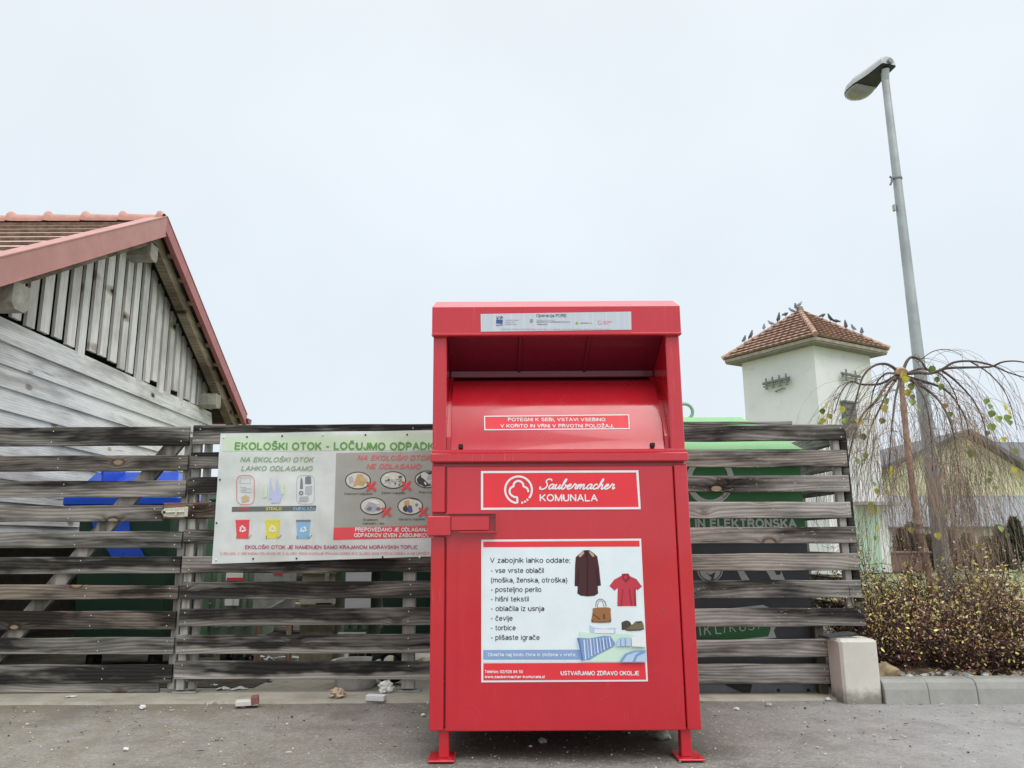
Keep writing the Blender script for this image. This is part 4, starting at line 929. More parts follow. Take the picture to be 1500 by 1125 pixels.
# pictograms of what goes in
def rrect(x0, y0, x1, y1, r):
    o = []
    for cx, cy, a in ((x1-r,y0+r,-90),(x1-r,y1-r,0),(x0+r,y1-r,90),(x0+r,y0+r,180)):
        o += [(cx+r*math.cos(R(a+k*22.5)), cy+r*math.sin(R(a+k*22.5))) for k in range(5)]
    return o
mb = MB(); SB.stroke(mb, zbs(rrect(168, 348, 286, 542, 38)), .8, .003, False, True); mb.build('pictogram_frame', B_PINK, bn)
mb = MB(); SB.stroke(mb, zbs(rrect(566, 346, 684, 538, 34)), .7, .003, False, True); mb.build('pictogram_frame', B_LG, bn)
mb = MB(); SB.poly(mb, zbs([(196,492),(228,478),(252,490),(250,518),(206,528)]), .003); mb.build('printed_box', B_BOX, bn)
mb = MB(); SB.frame(mb, *zb(190,362), *zb(262,402), .6, .003)
for k in range(4): SB.rect(mb, *zb(190+(k%2)*8, 424+k*11), *zb(232+(k%2)*34, 428+k*11), .003)
mb.build('printed_paper', B_LG, bn)
for pts, m in (([(350,420),(362,400),(374,420),(372,490),(346,500)], B_TINT), ([(386,400),(392,360),(398,400),(404,440),(400,500),(384,510)], B_LIL), ([(400,460),(424,450),(432,400),(438,365),(444,400),(452,450),(470,470),(456,530),(400,532)], B_LIL), ([(456,410),(486,400),(484,470),(462,480)], B_TINT)):
    mb = MB(); SB.poly(mb, zbs(pts), .003 + .0004*len(pts)/4); mb.build('printed_bottle', m, bn)
for pts, m in (([(590,376),(596,358),(604,376),(608,436),(588,436)], B_DK), ([(622,358),(640,352),(660,356),(662,402),(622,402)], B_DK), ([(622,420),(668,416),(666,470),(640,478),(622,466)], B_LG), ([(584,490),(644,486),(642,520),(582,522)], B_LG)):
    mb = MB(); SB.poly(mb, zbs(pts), .003); mb.build('printed_packaging', m, bn)
mb = MB(); SB.stroke(mb, zbs([(596+11*math.cos(k*.5), 464+11*math.sin(k*.5)) for k in range(13)]), 1.6, .003, False, True); mb.build('printed_packaging', B_DK, bn)
def recycle(mb, cx, cy, r, lift):
    for k in range(3):
        a = R(-90 + 120*k)
        rot = lambda x, y: (cx + r*(x*math.cos(a)-y*math.sin(a)), cy + r*(x*math.sin(a)+y*math.cos(a)))
        SB.poly(mb, [rot(*p) for p in ((.95,-.35),(.95,.1),(.35,.62),(.1,.3),(.55,-.05),(.55,-.35))], lift)
        SB.poly(mb, [rot(*p) for p in ((.05,.75),(.5,.78),(.42,.3),(-.05,.25))], lift+.0003)
for cx, m, m2 in ((208, B_RED, B_RED), (408, B_YEL, B_YEL), (610, B_LB, B_DK)):
    mb = MB(); SB.poly(mb, zbs([(cx-46,655),(cx+46,655),(cx+38,768),(cx-40,768)]), .003); b_ = mb.build('printed_bin', m, bn)
    mb = MB(); SB.poly(mb, zbs([(cx-48,644),(cx+49,642),(cx+48,656),(cx-47,657)]), .0036); mb.build('printed_lid', m2, b_)
    mb = MB(); recycle(mb, *zb(cx, 704), 5.6, .0042); mb.build('recycling_sign', B_WHITE, b_)
    mb = MB(); SB.poly(mb, zbs([(cx-44,750),(cx-38,750),(cx-38,769),(cx-44,769)]), .0042); SB.stroke(mb, zbs([(cx+28,752),(cx+36,768),(cx+58,744)]), .9, .0042, False); mb.build('printed_wheel', B_OLIVE, b_)
# crossed-out ovals
def oval(cx, cy, layers, cap):
    mb = MB(); SB.ellipse(mb, *zb(cx, cy), 19, 13, .003); o = mb.build('crossed_oval', B_OV, bn)
    mb = MB(); SB.ellipse(mb, *zb(cx, cy), 17.3, 11.4, .0038); mb.build('oval_picture', B_OVW, o)
    for k, (m, pts) in enumerate(layers):
        mb = MB(); SB.poly(mb, [(zb(cx, cy)[0]+x, zb(cx, cy)[1]+y) for x, y in pts], .0044+.0004*k); mb.build('printed_waste', m, o)
    X, Y = zb(cx, cy); X += 19.5; Y += 8.5
    mb = MB(); SB.stroke(mb, [(X-6.5, Y-6), (X+6.5, Y+6)], 3.6, .0062, False); SB.stroke(mb, [(X+6, Y-7), (X-6.5, Y+6.5)], 3.6, .0066, False); mb.build('red_cross', B_RED, o)
    mb = MB()
    for s, x0, x1, y in cap: SB.text(mb, s, *[zb(q, 0)[0] for q in (x0, x1)], zb(0, y)[1], 3.4, .0036, .01)
    mb.build('lettering', B_TXT, o)
rr_ = random.Random(3)
def crumbs(n, m, a, b, s): return [(m[k % len(m)], [(x+s*math.cos(t+w)*rr_.uniform(.5,1.2), y+s*.8*math.sin(t+w)*rr_.uniform(.5,1.2)) for t in (0,1.2,2.4,3.7,5)]) for k in range(n) for x, y, w in [(rr_.uniform(-a,a), rr_.uniform(-b,b), rr_.random()*6)]]
oval(976, 382, [(B_ORANGE, [(-1,-9),(6,-9),(12,0),(8,8),(0,6),(-8,10),(-4,0)]), (B_BOX, [(2,-6),(13,-3),(14,3),(4,2)]), (B_LG, [(-14,-4),(-8,-7),(-6,2),(-12,5)])], [('Kosovni odpadki', 886, 1072, 477)])
oval(1208, 378, crumbs(22, [B_OLIVE, B_LG, B_TXT, B_WHITE], 13, 7, 2.4), [('Zeleni odpadki', 1130, 1288, 471)])
oval(1437, 374, [(B_STONE, [(-16,0),(-8,-10),(6,-11),(16,-2),(12,8),(-4,11),(-14,6)]), (B_WHITE, [(-10,-2),(-8,-3),(-1,7),(-3,8)]), (B_LG, [(1,-6),(9,-9),(5,0),(-1,1)]), (B_LG, [(2,5),(10,0),(11,5),(6,9)])], [('Pnevmatike', 1380, 1510, 467)])
oval(1075, 552, [(B_LG, [(-13,4),(-6,-6),(2,-4),(8,2),(2,9),(-8,9)]), (B_DK, [(-10,5),(-5,0),(-1,3),(-4,7)]), (B_WHITE, [(-8,-8),(4,-9),(12,-2),(2,-4)]), (B_DK, [(4,3),(9,1),(12,5),(6,7)])], [('Gradbeni', 1008, 1108, 650), ('odpadki - les', 1006, 1148, 674)])
oval(1322, 552, [(B_ORANGE, [(-9,-7),(-2,-10),(4,-4),(-1,3),(-9,2)]), (B_STONE, [(-11,2),(-6,-2),(-3,4),(-5,9),(-10,7)]), (ink('flask_blue', 92, 100, 150), [(-3,-1),(2,-1),(4,8),(0,10),(-4,8)]), (B_DK, [(6,-6),(12,-3),(10,1),(7,-1)]), (B_YEL, [(2,-7),(6,-6),(4,-2)])], [('Nevarni odpadki', 1244, 1424, 646)])
M_EYE = plain('brass_eyelet', (.02, .02, .018, 1), .5)
for px, py, m in [(362,640,0),(413,638.5,0),(473.5,637.5,1),(535.5,637,0),(596.5,636.5,0),(328,641,1),(322,702.5,0),(317,766,0),(371,818.5,0),(434.5,818,0),(498,818.5,1),(560.5,816,0),(614.5,816.5,1),(316,820.5,1)]:
    q = SB.at(px, py, .0005); mb = MB()
    mb.lathe([(.0065, 0), (.0065, -.004), (.004, -.006)], q, 10, 'Y'); mb.build('screw', M_NAIL if m else M_EYE, bn)

# ================================================================== SHED
XB, XW = -3.36, -3.67                                     # outer face of the bargeboard, face of the gable wall
ap = PX(245, 318, XB); fe = PX(362, 608, XB)
Ya, za = ap.y, ap.z
sl_f = (za-fe.z)/(fe.y-Ya)                                # far slope
q0 = PX(0, 378, XB); sl_n = (za-q0.z)/(Ya-q0.y)
Yn = 4.45; zn = za - sl_n*(Ya-Yn)
Yfe = fe.y; zfe = fe.z
zp = PX(150, 532, XW).z                                    # top of the horizontal cladding
Ywf = PX(309, 610, XW).y                                   # far corner of the wall
shed = empty('timber_shed', (-5.5, Ya, 0), 'pale timber shed with red tiled roof and slatted gable, behind the left gate', 'shed')
M_TILE = plain('brown_roof_tile', (.20, .135, .10, 1), .8, .35, 14, .4, 120, dirt=.5, dirtcol=(.10, .085, .07, 1))
M_TILE_SHEEN = plain('tile_top_sheen', (.60, .42, .37, 1), .7, .15, 20)  # pale tile tops: grazing sky sheen put into the colour
M_RIDGE = plain('ridge_pink', (.50, .25, .20, 1), .6, .12, 9, .1, 60)
M_VERGE = plain('verge_metal_pink', (.50, .235, .205, 1), .5, .08, 4, dirt=.15, dirtcol=(.42, .30, .26, 1))
M_VERGE2 = plain('verge_metal_edge', (.42, .135, .125, 1), .45, .08, 6)
M_GUTTER = plain('dark_red_gutter', (.26, .045, .05, 1), .4, .1, 8)
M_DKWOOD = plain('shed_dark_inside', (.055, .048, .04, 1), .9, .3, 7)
# roof deck, both slopes
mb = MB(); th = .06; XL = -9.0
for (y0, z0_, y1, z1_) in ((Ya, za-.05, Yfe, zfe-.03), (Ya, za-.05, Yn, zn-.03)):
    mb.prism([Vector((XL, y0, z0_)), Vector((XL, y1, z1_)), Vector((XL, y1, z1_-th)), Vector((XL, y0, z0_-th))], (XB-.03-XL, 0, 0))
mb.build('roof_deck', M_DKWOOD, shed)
# tile courses, near slope (and the far one, seen edge on)
mb = MB()
for (y1, z1_, s_) in ((Yn, zn, -1), (Yfe, zfe, 1)):
    ln = math.hypot(y1-Ya, za-z1_); dy, dz = (y1-Ya)/ln, (z1_-za)/ln
    ny_, nz_ = (-dz*s_*s_, dy) if False else (abs(dz)*s_, abs(dy))
    step = .30; k = int(ln/step)
    for i in range(k):
        a, b = .10+i*step, .10+(i+1)*step+.02
        nseg = 24
        for j in range(nseg):
            x0 = XL + (XB-.035-XL)*j/nseg; x1 = XL + (XB-.035-XL)*(j+1)/nseg
            w0 = 0
            def pt(t, h): return (Ya+dy*t + ny_*h, za-.045+dz*t + nz_*h)
            A0, A1, B0, B1 = pt(a, .004), pt(b, .036), pt(a, -.004), pt(b, .0)
            mb.cur = 0
            mb.add([(x0,*A0),(x1,*A0),(x1,*A1),(x0,*A1)], [(0,1,2,3)])
            mb.cur = 1
            mb.add([(x0,*A1),(x1,*A1),(x1,*B1),(x0,*B1)], [(3,2,1,0)])
tiles = mb.build('roof_tiles', [M_TILE_SHEEN, M_TILE], shed)
# ridge tiles with collars
xs0 = XB+.0
for k in range(14):
    xa = PX(245, 318, XB).x - .02 - k*.385
    mb = MB(); n = 10; vs = []
    pr = [(0, .088), (.05, .088), (.05, .088), (.34, .076), (.36, .076), (.385, .116), (.40, .116), (.435, .085)]
    for dx_, r_ in pr:
        for j in range(n+1):
            w = R(-10+200*j/n)
            vs.append((xa-.435+dx_, Ya+r_*math.cos(w)*1.0, za-.055+r_*math.sin(w)))
    mb.add(vs, [(i*(n+1)+j, (i+1)*(n+1)+j, (i+1)*(n+1)+j+1, i*(n+1)+j+1) for i in range(len(pr)-1) for j in range(n)])
    mb.build('ridge_tile', M_RIDGE, shed, smooth=True)
# verge (bargeboard) both rakes: folded metal
def rake(y1, z1_, name, depth, mat):
    ln = math.hypot(y1-Ya, za-z1_)
    mb = MB()
    mb.prism([Vector((XB-.012, Ya, za)), Vector((XB-.012, y1, z1_)), Vector((XB-.012, y1, z1_-depth)), Vector((XB-.012, Ya, za-depth*1.0))], (.012, 0, 0))
    mb.prism([Vector((XB-.14, Ya, za+.0025)), Vector((XB-.14, y1, z1_+.0025)), Vector((XB-.14, y1, z1_+.014)), Vector((XB-.14, Ya, za+.014))], (.145, 0, 0))
    mb.prism([Vector((XB-.045, Ya, za-depth-.0005)), Vector((XB-.045, y1, z1_-depth-.0005)), Vector((XB-.045, y1, z1_-depth-.012)), Vector((XB-.045, Ya, za-depth-.012))], (.052, 0, 0))
    return mb.build(name, mat, shed)
rake(Yn, zn, 'bargeboard', .20, M_VERGE); rake(Yfe, zfe, 'bargeboard', .155, M_VERGE2)
# rafters, battens
def along(y0, z0_, y1, z1_, x0, x1, top, h, name, mat=M_BEAM, tone=.45):
    mb = MB()
    mb.prism([Vector((x0, y0, z0_-top)), Vector((x0, y1, z1_-top)), Vector((x0, y1, z1_-top-h)), Vector((x0, y0, z0_-top-h))], (x1-x0, 0, 0))
    o = mb.build(name, mat, shed); o.color = (tone, 0, .15, 0); return o
along(Ya, za, Yfe-.02, zfe-.005, XB-.20, XB-.10, .125, .16, 'rafter')
along(Ya, za, Yn, zn, XB-.20, XB-.10, .125, .16, 'rafter')
for s_, y1, z1_ in ((1, Yfe, zfe), (-1, Yn, zn)):
    for k in range(1, 10):
        t = k/9.6; y, z = Ya+(y1-Ya)*t, za+(z1_-za)*t
        mb = MB(); mb.bbox((XB-.095, y-.03, z-.165), (XB-.02, y+.03, z-.125), .003)
        o = mb.build('batten', M_BEAM, shed); o.color = (.4, 0, .2, 0)
# purlin ends
def purlin(px, py, w, x1):
    q = PX(px, py, x1); mb = MB()
    c = [(-.5,-.3),(-.3,-.5),(.3,-.5),(.5,-.3),(.5,.5),(-.5,.5)]
    mb.prism([Vector((x1, q.y+a*w, q.z+b*w)) for a, b in c], (-1.2, 0, 0))
    o = mb.build('purlin', plain('purlin_grey_wood', (.33, .31, .26, 1), .85, .2, 12, .3, 70), shed); return o
purlin(226, 371, .165, XB-.06); purlin(31, 436, .20, XB-.03); purlin(320, 588, .17, XB-.08)
# gable slats
y = PX(14, 480, XW).y
while y < Ywf - .06:
    wd = random.uniform(.106, .128); h_ = lambda yy: (za - sl_f*(yy-Ya) if yy > Ya else za - sl_n*(Ya-yy)) - .15
    zb_ = zp + .035 + random.uniform(-.03, .03) - (.12 if random.random() < .12 else 0)
    mb = MB(); a, b = y, y+wd
    c = Vector((XW+.01, (a+b)/2, (zb_+min(h_(a), h_(b)))/2))
    if h_(a) > zb_+.04 and h_(b) > zb_+.04:
        if a < Ya < b: poly = [(a, zb_), (b, zb_), (b, h_(b)), (Ya, h_(Ya)), (a, h_(a))]
        else: poly = [(a, zb_), (b, zb_), (b, h_(b)), (a, h_(a))]
        mb.prism([Vector((XW-.02, yy, zz)) for yy, zz in poly], (.028, 0, 0))
        o = mb.build('gable_slat', M_SHEDV, shed, origin=c); o.color = (random.uniform(.45, .75), 0, random.uniform(0, .1), 0)
    y += wd + random.uniform(.062, .082)
# horizontal cladding boards, lapped
zt = zp + .0
def sawz(i): return zp - .165*i
nb = 11
for i in range(nb):
    z1_, z0_ = zp-.168*i, zp-.168*(i+1)-.012
    yend = Ywf - (.0 if i == 0 else .28)
    if z1_ < 1.12: yend = PX(112, 765, XW).y
    if z0_ < .95: break
    ys = 5.15
    mb = MB()
    mb.add([(XW-.022, ys, z1_), (XW-.022, yend, z1_), (XW+.004, yend, z1_), (XW+.004, ys, z1_),
            (XW-.022, ys, z0_), (XW-.022, yend, z0_), (XW+.026, yend, z0_), (XW+.026, ys, z0_)],
           [(0,3,2,1),(4,5,6,7),(3,7,6,2),(0,1,5,4),(1,2,6,5),(0,4,7,3)])
    o = mb.build('cladding_board', M_SHED, shed, origin=(XW, 6.5+random.uniform(-1,1), (z0_+z1_)/2)); o.color = (random.uniform(.42, .68), 0, 0, 0)
# posts and dark inside
for yy in (5.6, 7.4, Ywf-.32):
    mb = MB(); mb.bbox((XW-.16, yy-.07, .012), (XW-.03, yy+.07, zp-.05), .006); o = mb.build('post', M_BEAM, shed, origin=(XW-.1, yy, 1.2)); o.color = (.3, 0, .2, 0)
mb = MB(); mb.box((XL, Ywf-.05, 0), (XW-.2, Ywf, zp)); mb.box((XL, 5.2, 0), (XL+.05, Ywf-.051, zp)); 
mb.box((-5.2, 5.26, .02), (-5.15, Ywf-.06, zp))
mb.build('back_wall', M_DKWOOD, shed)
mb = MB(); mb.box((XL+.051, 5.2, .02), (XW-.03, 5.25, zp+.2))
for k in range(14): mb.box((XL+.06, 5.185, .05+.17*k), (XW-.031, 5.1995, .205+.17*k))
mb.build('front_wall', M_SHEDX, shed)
# eaves gutter on the far side
mb = MB(); n = 10; vs = []
for x in (XL, XB+.02):
    for j in range(n+1):
        w = R(180+180*j/n); vs.append((x, Yfe+.05+.075*math.cos(w), zfe-.05+.075*math.sin(w)))
    for j in range(n+1):
        w = R(360-180*j/n); vs.append((x, Yfe+.05+.068*math.cos(w), zfe-.05+.068*math.sin(w)))
m_ = 2*(n+1)
mb.add(vs, [(j, (j+1) % m_, m_+(j+1) % m_, m_+j) for j in range(m_)] + [list(range(m_)), [m_+j for j in range(m_)][::-1]])
mb.prism([Vector((XB+.021, Yfe+.05+.078*math.cos(R(180+18*j)), zfe-.05+.078*math.sin(R(180+18*j)))) for j in range(11)], (.006, 0, 0))
mb.build('gutter', M_GUTTER, shed)

# ================================================================== BINS BEHIND THE FENCE
M_DGREEN = plain('dark_green_plastic', (.012, .045, .026, 1), .45, .15, 4)
M_LGREEN = plain('faded_green_plastic', (.17, .24, .155, 1), .5, .1, 5)
M_MGREEN = plain('mid_green_plastic', (.085, .17, .10, 1), .45, .1, 5)
M_BLUE = plain('bright_blue_plastic', (.005, .07, .52, 1), .32, .06, 4, coat=.2)
M_BSTEEL = plain('galvanised_grey', (.36, .37, .36, 1), .5, .15, 18, metal=.3)
def bin1100(label, x0, x1, yf, yb, z0, z1, mat, lidmat, lid_h=.12, wheels=True, group=None):
    b = empty('wheeled_bin', ((x0+x1)/2, (yf+yb)/2, 0), label, 'waste bin', group)
    mb = MB(); tp = .05
    v = [(x0+tp, yf+tp, z0), (x1-tp, yf+tp, z0), (x1-tp, yb-tp, z0), (x0+tp, yb-tp, z0), (x0, yf, z1), (x1, yf, z1), (x1, yb, z1), (x0, yb, z1)]
    mb.add(v, [(3,2,1,0),(4,5,6,7),(0,1,5,4),(1,2,6,5),(2,3,7,6),(3,0,4,7)])
    mb.bbox((x0-.02, yf-.02, z1-.06), (x1+.02, yb+.02, z1), .012)
    for k in range(1, 4):
        xx = x0+(x1-x0)*k/4; mb.bbox((xx-.02, yf+.006, z0+.1), (xx+.02, yf+.06, z1-.07), .006)
    mb.build('body', mat, b)
    if lidmat:
        mb = MB(); n = 8
        pr = [(yf-.03+(yb-yf+.06)*i/n, z1+.005+lid_h*math.sin(math.pi*(.12+.78*i/n))) for i in range(n+1)]
        vs = [(x0-.03, *p) for p in pr] + [(x1+.03, *p) for p in pr] + [(x0-.03, yf-.03, z1+.001), (x1+.03, yf-.03, z1+.001), (x0-.03, yb+.03, z1+.001), (x1+.03, yb+.03, z1+.001)]
        m_ = n+1
        mb.add(vs, [(i, m_+i, m_+i+1, i+1) for i in range(n)] + [(2*m_, 2*m_+1, m_, 0), [2*m_+2] + list(range(n, -1, -1)) + [2*m_], [2*m_+1] + [m_+i for i in range(n+1)] + [2*m_+3]])
        mb.build('lid', lidmat, b)
    if wheels:
        for xx in (x0+.16, x1-.16):
            for yy in (yf+.14, yb-.14):
                mb = MB(); mb.lathe([(.02, -.028), (.085, -.028), (.098, -.016), (.098, .016), (.085, .028), (.02, .028)], (xx, yy, .112), 18, 'X'); w = mb.build('wheel', M_BLACK, b, smooth=True)
                mb = MB(); mb.box((xx-.045, yy-.02, .11), (xx-.033, yy+.02, z0+.02)); mb.box((xx+.033, yy-.02, .11), (xx+.045, yy+.02, z0+.02)); mb.box((xx-.0325, yy-.02, .215), (xx+.0325, yy+.02, z0+.021)); mb.build('fork', M_BSTEEL, w)
    return b
# blue-lidded bin
yb_ = 6.15
bx_l, bx_r = P(112, 800, yb_).x, P(247, 800, yb_).x
zr = P(180, 741, yb_).z
bb = empty('wheeled_bin', ((bx_l+bx_r)/2, yb_+.4, 0), 'dark green waste bin with bright blue lid behind the slatted gate', 'waste bin')
mb = MB(); z0_ = .17
mb.add([(bx_l+.03, yb_+.05, z0_), (bx_r-.03, yb_+.05, z0_), (bx_r-.03, yb_+.75, z0_), (bx_l+.03, yb_+.75, z0_), (bx_l, yb_, zr-.02), (bx_r, yb_, zr-.02), (bx_r, yb_+.8, zr-.02), (bx_l, yb_+.8, zr-.02)],
       [(3,2,1,0),(4,5,6,7),(0,1,5,4),(1,2,6,5),(2,3,7,6),(3,0,4,7)])
mb.build('body', M_DGREEN, bb)
mb = MB()                                                  # lid: front lip and raised back
l0, l1 = P(91, 735, yb_-.05), P(259, 735, yb_-.05)
zt0, zt1 = P(170, 740.5, yb_-.05).z, P(170, 727, yb_-.05).z
t0, t1 = P(143, 692, yb_+.45), P(262, 689, yb_+.45)
mb.bbox((l0.x, yb_-.05, zt0), (l1.x, yb_+.8, zt1), .012)
mb.add([(l0.x+.03, yb_-.02, zt1+.001), (l1.x-.02, yb_-.02, zt1+.001), (t1.x, yb_+.45, t0.z), (t0.x, yb_+.45, t0.z), (l0.x+.03, yb_+.79, zt1+.001), (l1.x-.02, yb_+.79, zt1+.001)], [(0,1,2,3), (3,2,5,4), (0,3,4), (1,5,2)])
k = (t0.x+t1.x)/2-.1
mb.bbox((k-.008, yb_+.05, zt1+.07), (k+.008, yb_+.42, t0.z+.012), .004)
mb.build('lid', M_BLUE, bb)
mb = MB(); poly = [(128,744),(189,744),(191,778),(214,818),(166,818),(140,778)]
mb.prism([P(x, y, yb_-.004) for x, y in poly], (0, -.012, 0)); mb.build('lid_flap', M_BLUE, bb)
mb = MB(); q = P(155, 693, yb_+.40); mb.blob(q, (.035, .03, .04), 3, .2); mb.build('lid_handle', M_BLACK, bb, smooth=True)
for xx in (bx_l+.12, bx_r-.12):
    mb = MB(); mb.lathe([(.02, -.028), (.075, -.028), (.085, 0), (.075, .028), (.02, .028)], (xx, yb_+.2, .1), 16, 'X'); mb.build('wheel', M_BLACK, bb)
# faded green bin with paper notices
Yb1 = 6.25
def zz(y, Y=Yb1): return P(400, y, Y).z
x0, x1 = P(301, 850, Yb1).x, P(378, 850, Yb1).x
b1 = bin1100('faded light green waste bin with white paper notices, just right of the gate post', x0, x1, Yb1, 7.0, .24, zz(722), M_LGREEN, M_LGREEN, .06)
mb = MB(); mb.box((x0-.03, Yb1-.012, zz(930)), (x0+.045, Yb1+.004, zz(722)-.07)); mb.build('corner_rib', M_MGREEN, b1)
def px_plate(name, x0, y0, x1, y1, Y, mat, parent, th=.004):
    a, b = P(x0, y1, Y), P(x1, y0, Y); mb = MB(); mb.box((a.x, Y-th, a.z), (b.x, Y, b.z)); return mb.build(name, mat, parent)
n1 = px_plate('paper_notice', 331, 829, 357, 850.5, Yb1-.013, B_WHITE, b1); px_plate('printed_band', 332, 846, 357, 850.2, Yb1-.0175, I_RED, n1, .002)
n2 = px_plate('paper_notice', 329, 868, 351, 887, Yb1-.013, B_WHITE, b1); px_plate('printed_line', 341, 874, 342.2, 886.5, Yb1-.0175, I_DARK, n2, .002)
# grey weathered sheet and cabinet leaning among the bins
Yb2 = 6.1
pn = empty('leaning_panel', (P(404, 900, Yb2).x, Yb2, 0), 'grey weathered board panel leaning between the two green bins', 'panel')
mb = MB(); a, b = P(369, 905, Yb2), P(436, 780, Yb2); mb.bbox((a.x, Yb2, a.z), (b.x, Yb2+.03, b.z), .004); o = mb.build('sheet', plain('grey_plywood', (.36, .37, .345, 1), .8, .22, 9, .2, 60, dirt=.4), pn)
px_plate('red_label', 401, 837, 414, 842, Yb2-.001, I_RED, pn)
mb = MB(); mb.tube([P(372, 905, Yb2-.02), P(429, 872, Yb2-.02)], .012, 8); mb.build('strut', M_BSTEEL, pn)
mb = MB(); mb.box((a.x+.02, Yb2+.031, .012), (a.x+.06, Yb2+.07, a.z+.2)); mb.box((b.x-.06, Yb2+.031, .012), (b.x-.02, Yb2+.07, a.z+.2)); o = mb.build('support', M_FENCE_V, pn)
Yb3 = 6.3
cb = empty('old_cabinet', (P(465, 870, Yb3).x, Yb3, 0), 'cream old cabinet with yellow top edge among the bins', 'cabinet')
a, b = P(438, 950, Yb3), P(492, 838, Yb3)
mb = MB(); mb.bbox((a.x, Yb3, .02), (b.x, Yb3+.5, b.z-.012), .006); mb.build('body', plain('cream_panel', (.33, .30, .22, 1), .6, .2, 8, dirt=.4), cb)
mb = MB(); mb.bbox((a.x-.01, Yb3-.02, b.z-.011), (b.x+.01, Yb3+.51, b.z+.008), .004); mb.build('top_edge', plain('yellow_edge', (.66, .58, .22, 1), .5, .1), cb)
px_plate('drawer_front', 439, 876, 492, 885, Yb3-.001, plain('pale_front', (.62, .60, .52, 1), .5, .1), cb, .012)
px_plate('drawer_handle', 463, 883, 486, 885.5, Yb3-.014, M_BLACK, cb, .012)
px_plate('drawer_front', 439, 890, 492, 925, Yb3-.001, plain('olive_front', (.14, .125, .075, 1), .7, .3, 9), cb, .010)
px_plate('stile', 475, 838.5, 483, 876, Yb3-.013, M_BSTEEL, cb, .008)
# mid green bin with white sheet on it, and dark one beside
Yb4 = 6.0
x0, x1 = P(495, 850, Yb4).x, P(549, 850, Yb4).x
b2 = bin1100('mid green waste bin with blank white sheet on its front', x0, x1, Yb4, 6.75, .25, P(520, 742, Yb4).z, M_MGREEN, M_MGREEN, .06)
px_plate('white_sheet', 505, 800, 545, 892, Yb4-.014, plain('white_board', (.80, .81, .82, 1), .5, .03), b2)
px_plate('white_sticker', 495, 926, 536, 928.5, Yb4-.001, B_WHITE, b2)
b3 = bin1100('very dark green waste bin close behind the left edge of the red container', P(553, 850, 5.95).x, P(720, 850, 5.95).x, 5.95, 6.75, .25, P(600, 742, 5.95).z, M_DGREEN, M_DGREEN, .06)
# white tub, tyre, junk on the pad
tc_ = G(514, 1016); mb = MB()
r_ = .155
ct_ = (tc_.x, tc_.y+r_+.02, .012)
prof = [(.0, .0), (r_*.82, .0), (r_*.9, .02), (r_, P(514, 970, tc_.y+r_).z-.03), (r_+.018, P(514, 970, tc_.y+r_).z-.02), (r_+.018, P(514, 970, tc_.y+r_).z), (r_-.01, P(514, 970, tc_.y+r_).z), (r_*.78, .03), (0, .03)]
mb.lathe(prof, ct_, 28, 'Z', False)
o = mb.build('plastic_tub', plain('off_white_tub', (.58, .575, .53, 1), .5, .12, 9, dirt=.35), smooth=True, origin=ct_)
tag(o, 'off white round plastic tub standing on the concrete behind the bottom fence boards', 'tub')
ty = P(572, 982, 5.72); mb = MB(); vs = []
for i in range(28):
    for j in range(10):
        a, b = 2*math.pi*i/28, 2*math.pi*j/10; rr = .095+.042*math.cos(b)
        vs.append((rr*math.cos(a), .05*math.sin(b), rr*math.sin(a)))
mb.add([Vector(v)+Vector((ty.x, ty.y, .155)) for v in vs], [(i*10+j, ((i+1) % 28)*10+j, ((i+1) % 28)*10+(j+1) % 10, i*10+(j+1) % 10) for i in range(28) for j in range(10)])
o = mb.build('discarded_tyre', M_BLACK, smooth=True, origin=(ty.x, ty.y, .155)); tag(o, 'small black tyre standing upright behind the bottom fence boards', 'tyre')

# ================================================================== GREEN ELECTRONICS CONTAINER (behind the right fence)
YE = 5.385
M_EGREEN = plain('electro_green', (.022, .17, .035, 1), .4, .08, 3); M_EROOF = plain('electro_roof_sheen', (.23, .50, .21, 1), .4, .06, 3); M_EGREY = plain('electro_grey', (.075, .079, .09, 1), .5, .1, 4)  # roof green lightened: sky reflection put into its colour
M_EPRINT = plain('electro_print', (.62, .66, .62, 1), .5, .05); M_STEELB = plain('electro_base_steel', (.20, .215, .235, 1), .45, .15, 12, metal=.2)
ex1 = (P(1166, 660, YE).x + P(1205, 1000, YE).x)/2; ex0 = .75
ez = lambda y: P(1100, y, YE).z
eb = empty('electronics_bin', ((ex0+ex1)/2, YE+.5, 0), 'large green and dark grey electronics recycling container with hipped roof behind the right fence', 'recycling container')
mb = MB(); mb.bbox((ex0, YE, ez(793)), (ex1, YE+1.1, ez(659)), .01); mb.build('upper_body', M_EGREEN, eb)
mb = MB(); mb.bbox((ex0, YE, ez(990)), (ex1, YE+1.1, ez(793)-.001), .01); mb.build('lower_body', M_EGREY, eb)
mb = MB(); zr_ = ez(659)+.001
rt_ = P(1085, 611, YE+.32)
v = [(ex0-.02, YE-.015, zr_), (ex1+.02, YE-.015, zr_), (ex1+.02, YE+1.12, zr_), (ex0-.02, YE+1.12, zr_), (ex0+.3, YE+.32, rt_.z), (rt_.x, YE+.32, rt_.z), (rt_.x, YE+.8, rt_.z), (ex0+.3, YE+.8, rt_.z)]
mb.add(v, [(3,2,1,0),(4,5,6,7),(0,1,5,4),(1,2,6,5),(2,3,7,6),(3,0,4,7)])
mb.build('roof', M_EROOF, eb)
hk = P(1003, 603, YE+.55); mb = MB()
mb.tube([hk+Vector((.062*math.cos(R(a)), 0, .062*math.sin(R(a)))) for a in range(-60, 241, 20)], .013, 8); mb.tube([hk+Vector((0, 0, -.14)), hk+Vector((0, 0, -.062))], .022, 8)
mb.build('lifting_ring', plain('ring_grey_green', (.25, .38, .27, 1), .5, .1), eb)
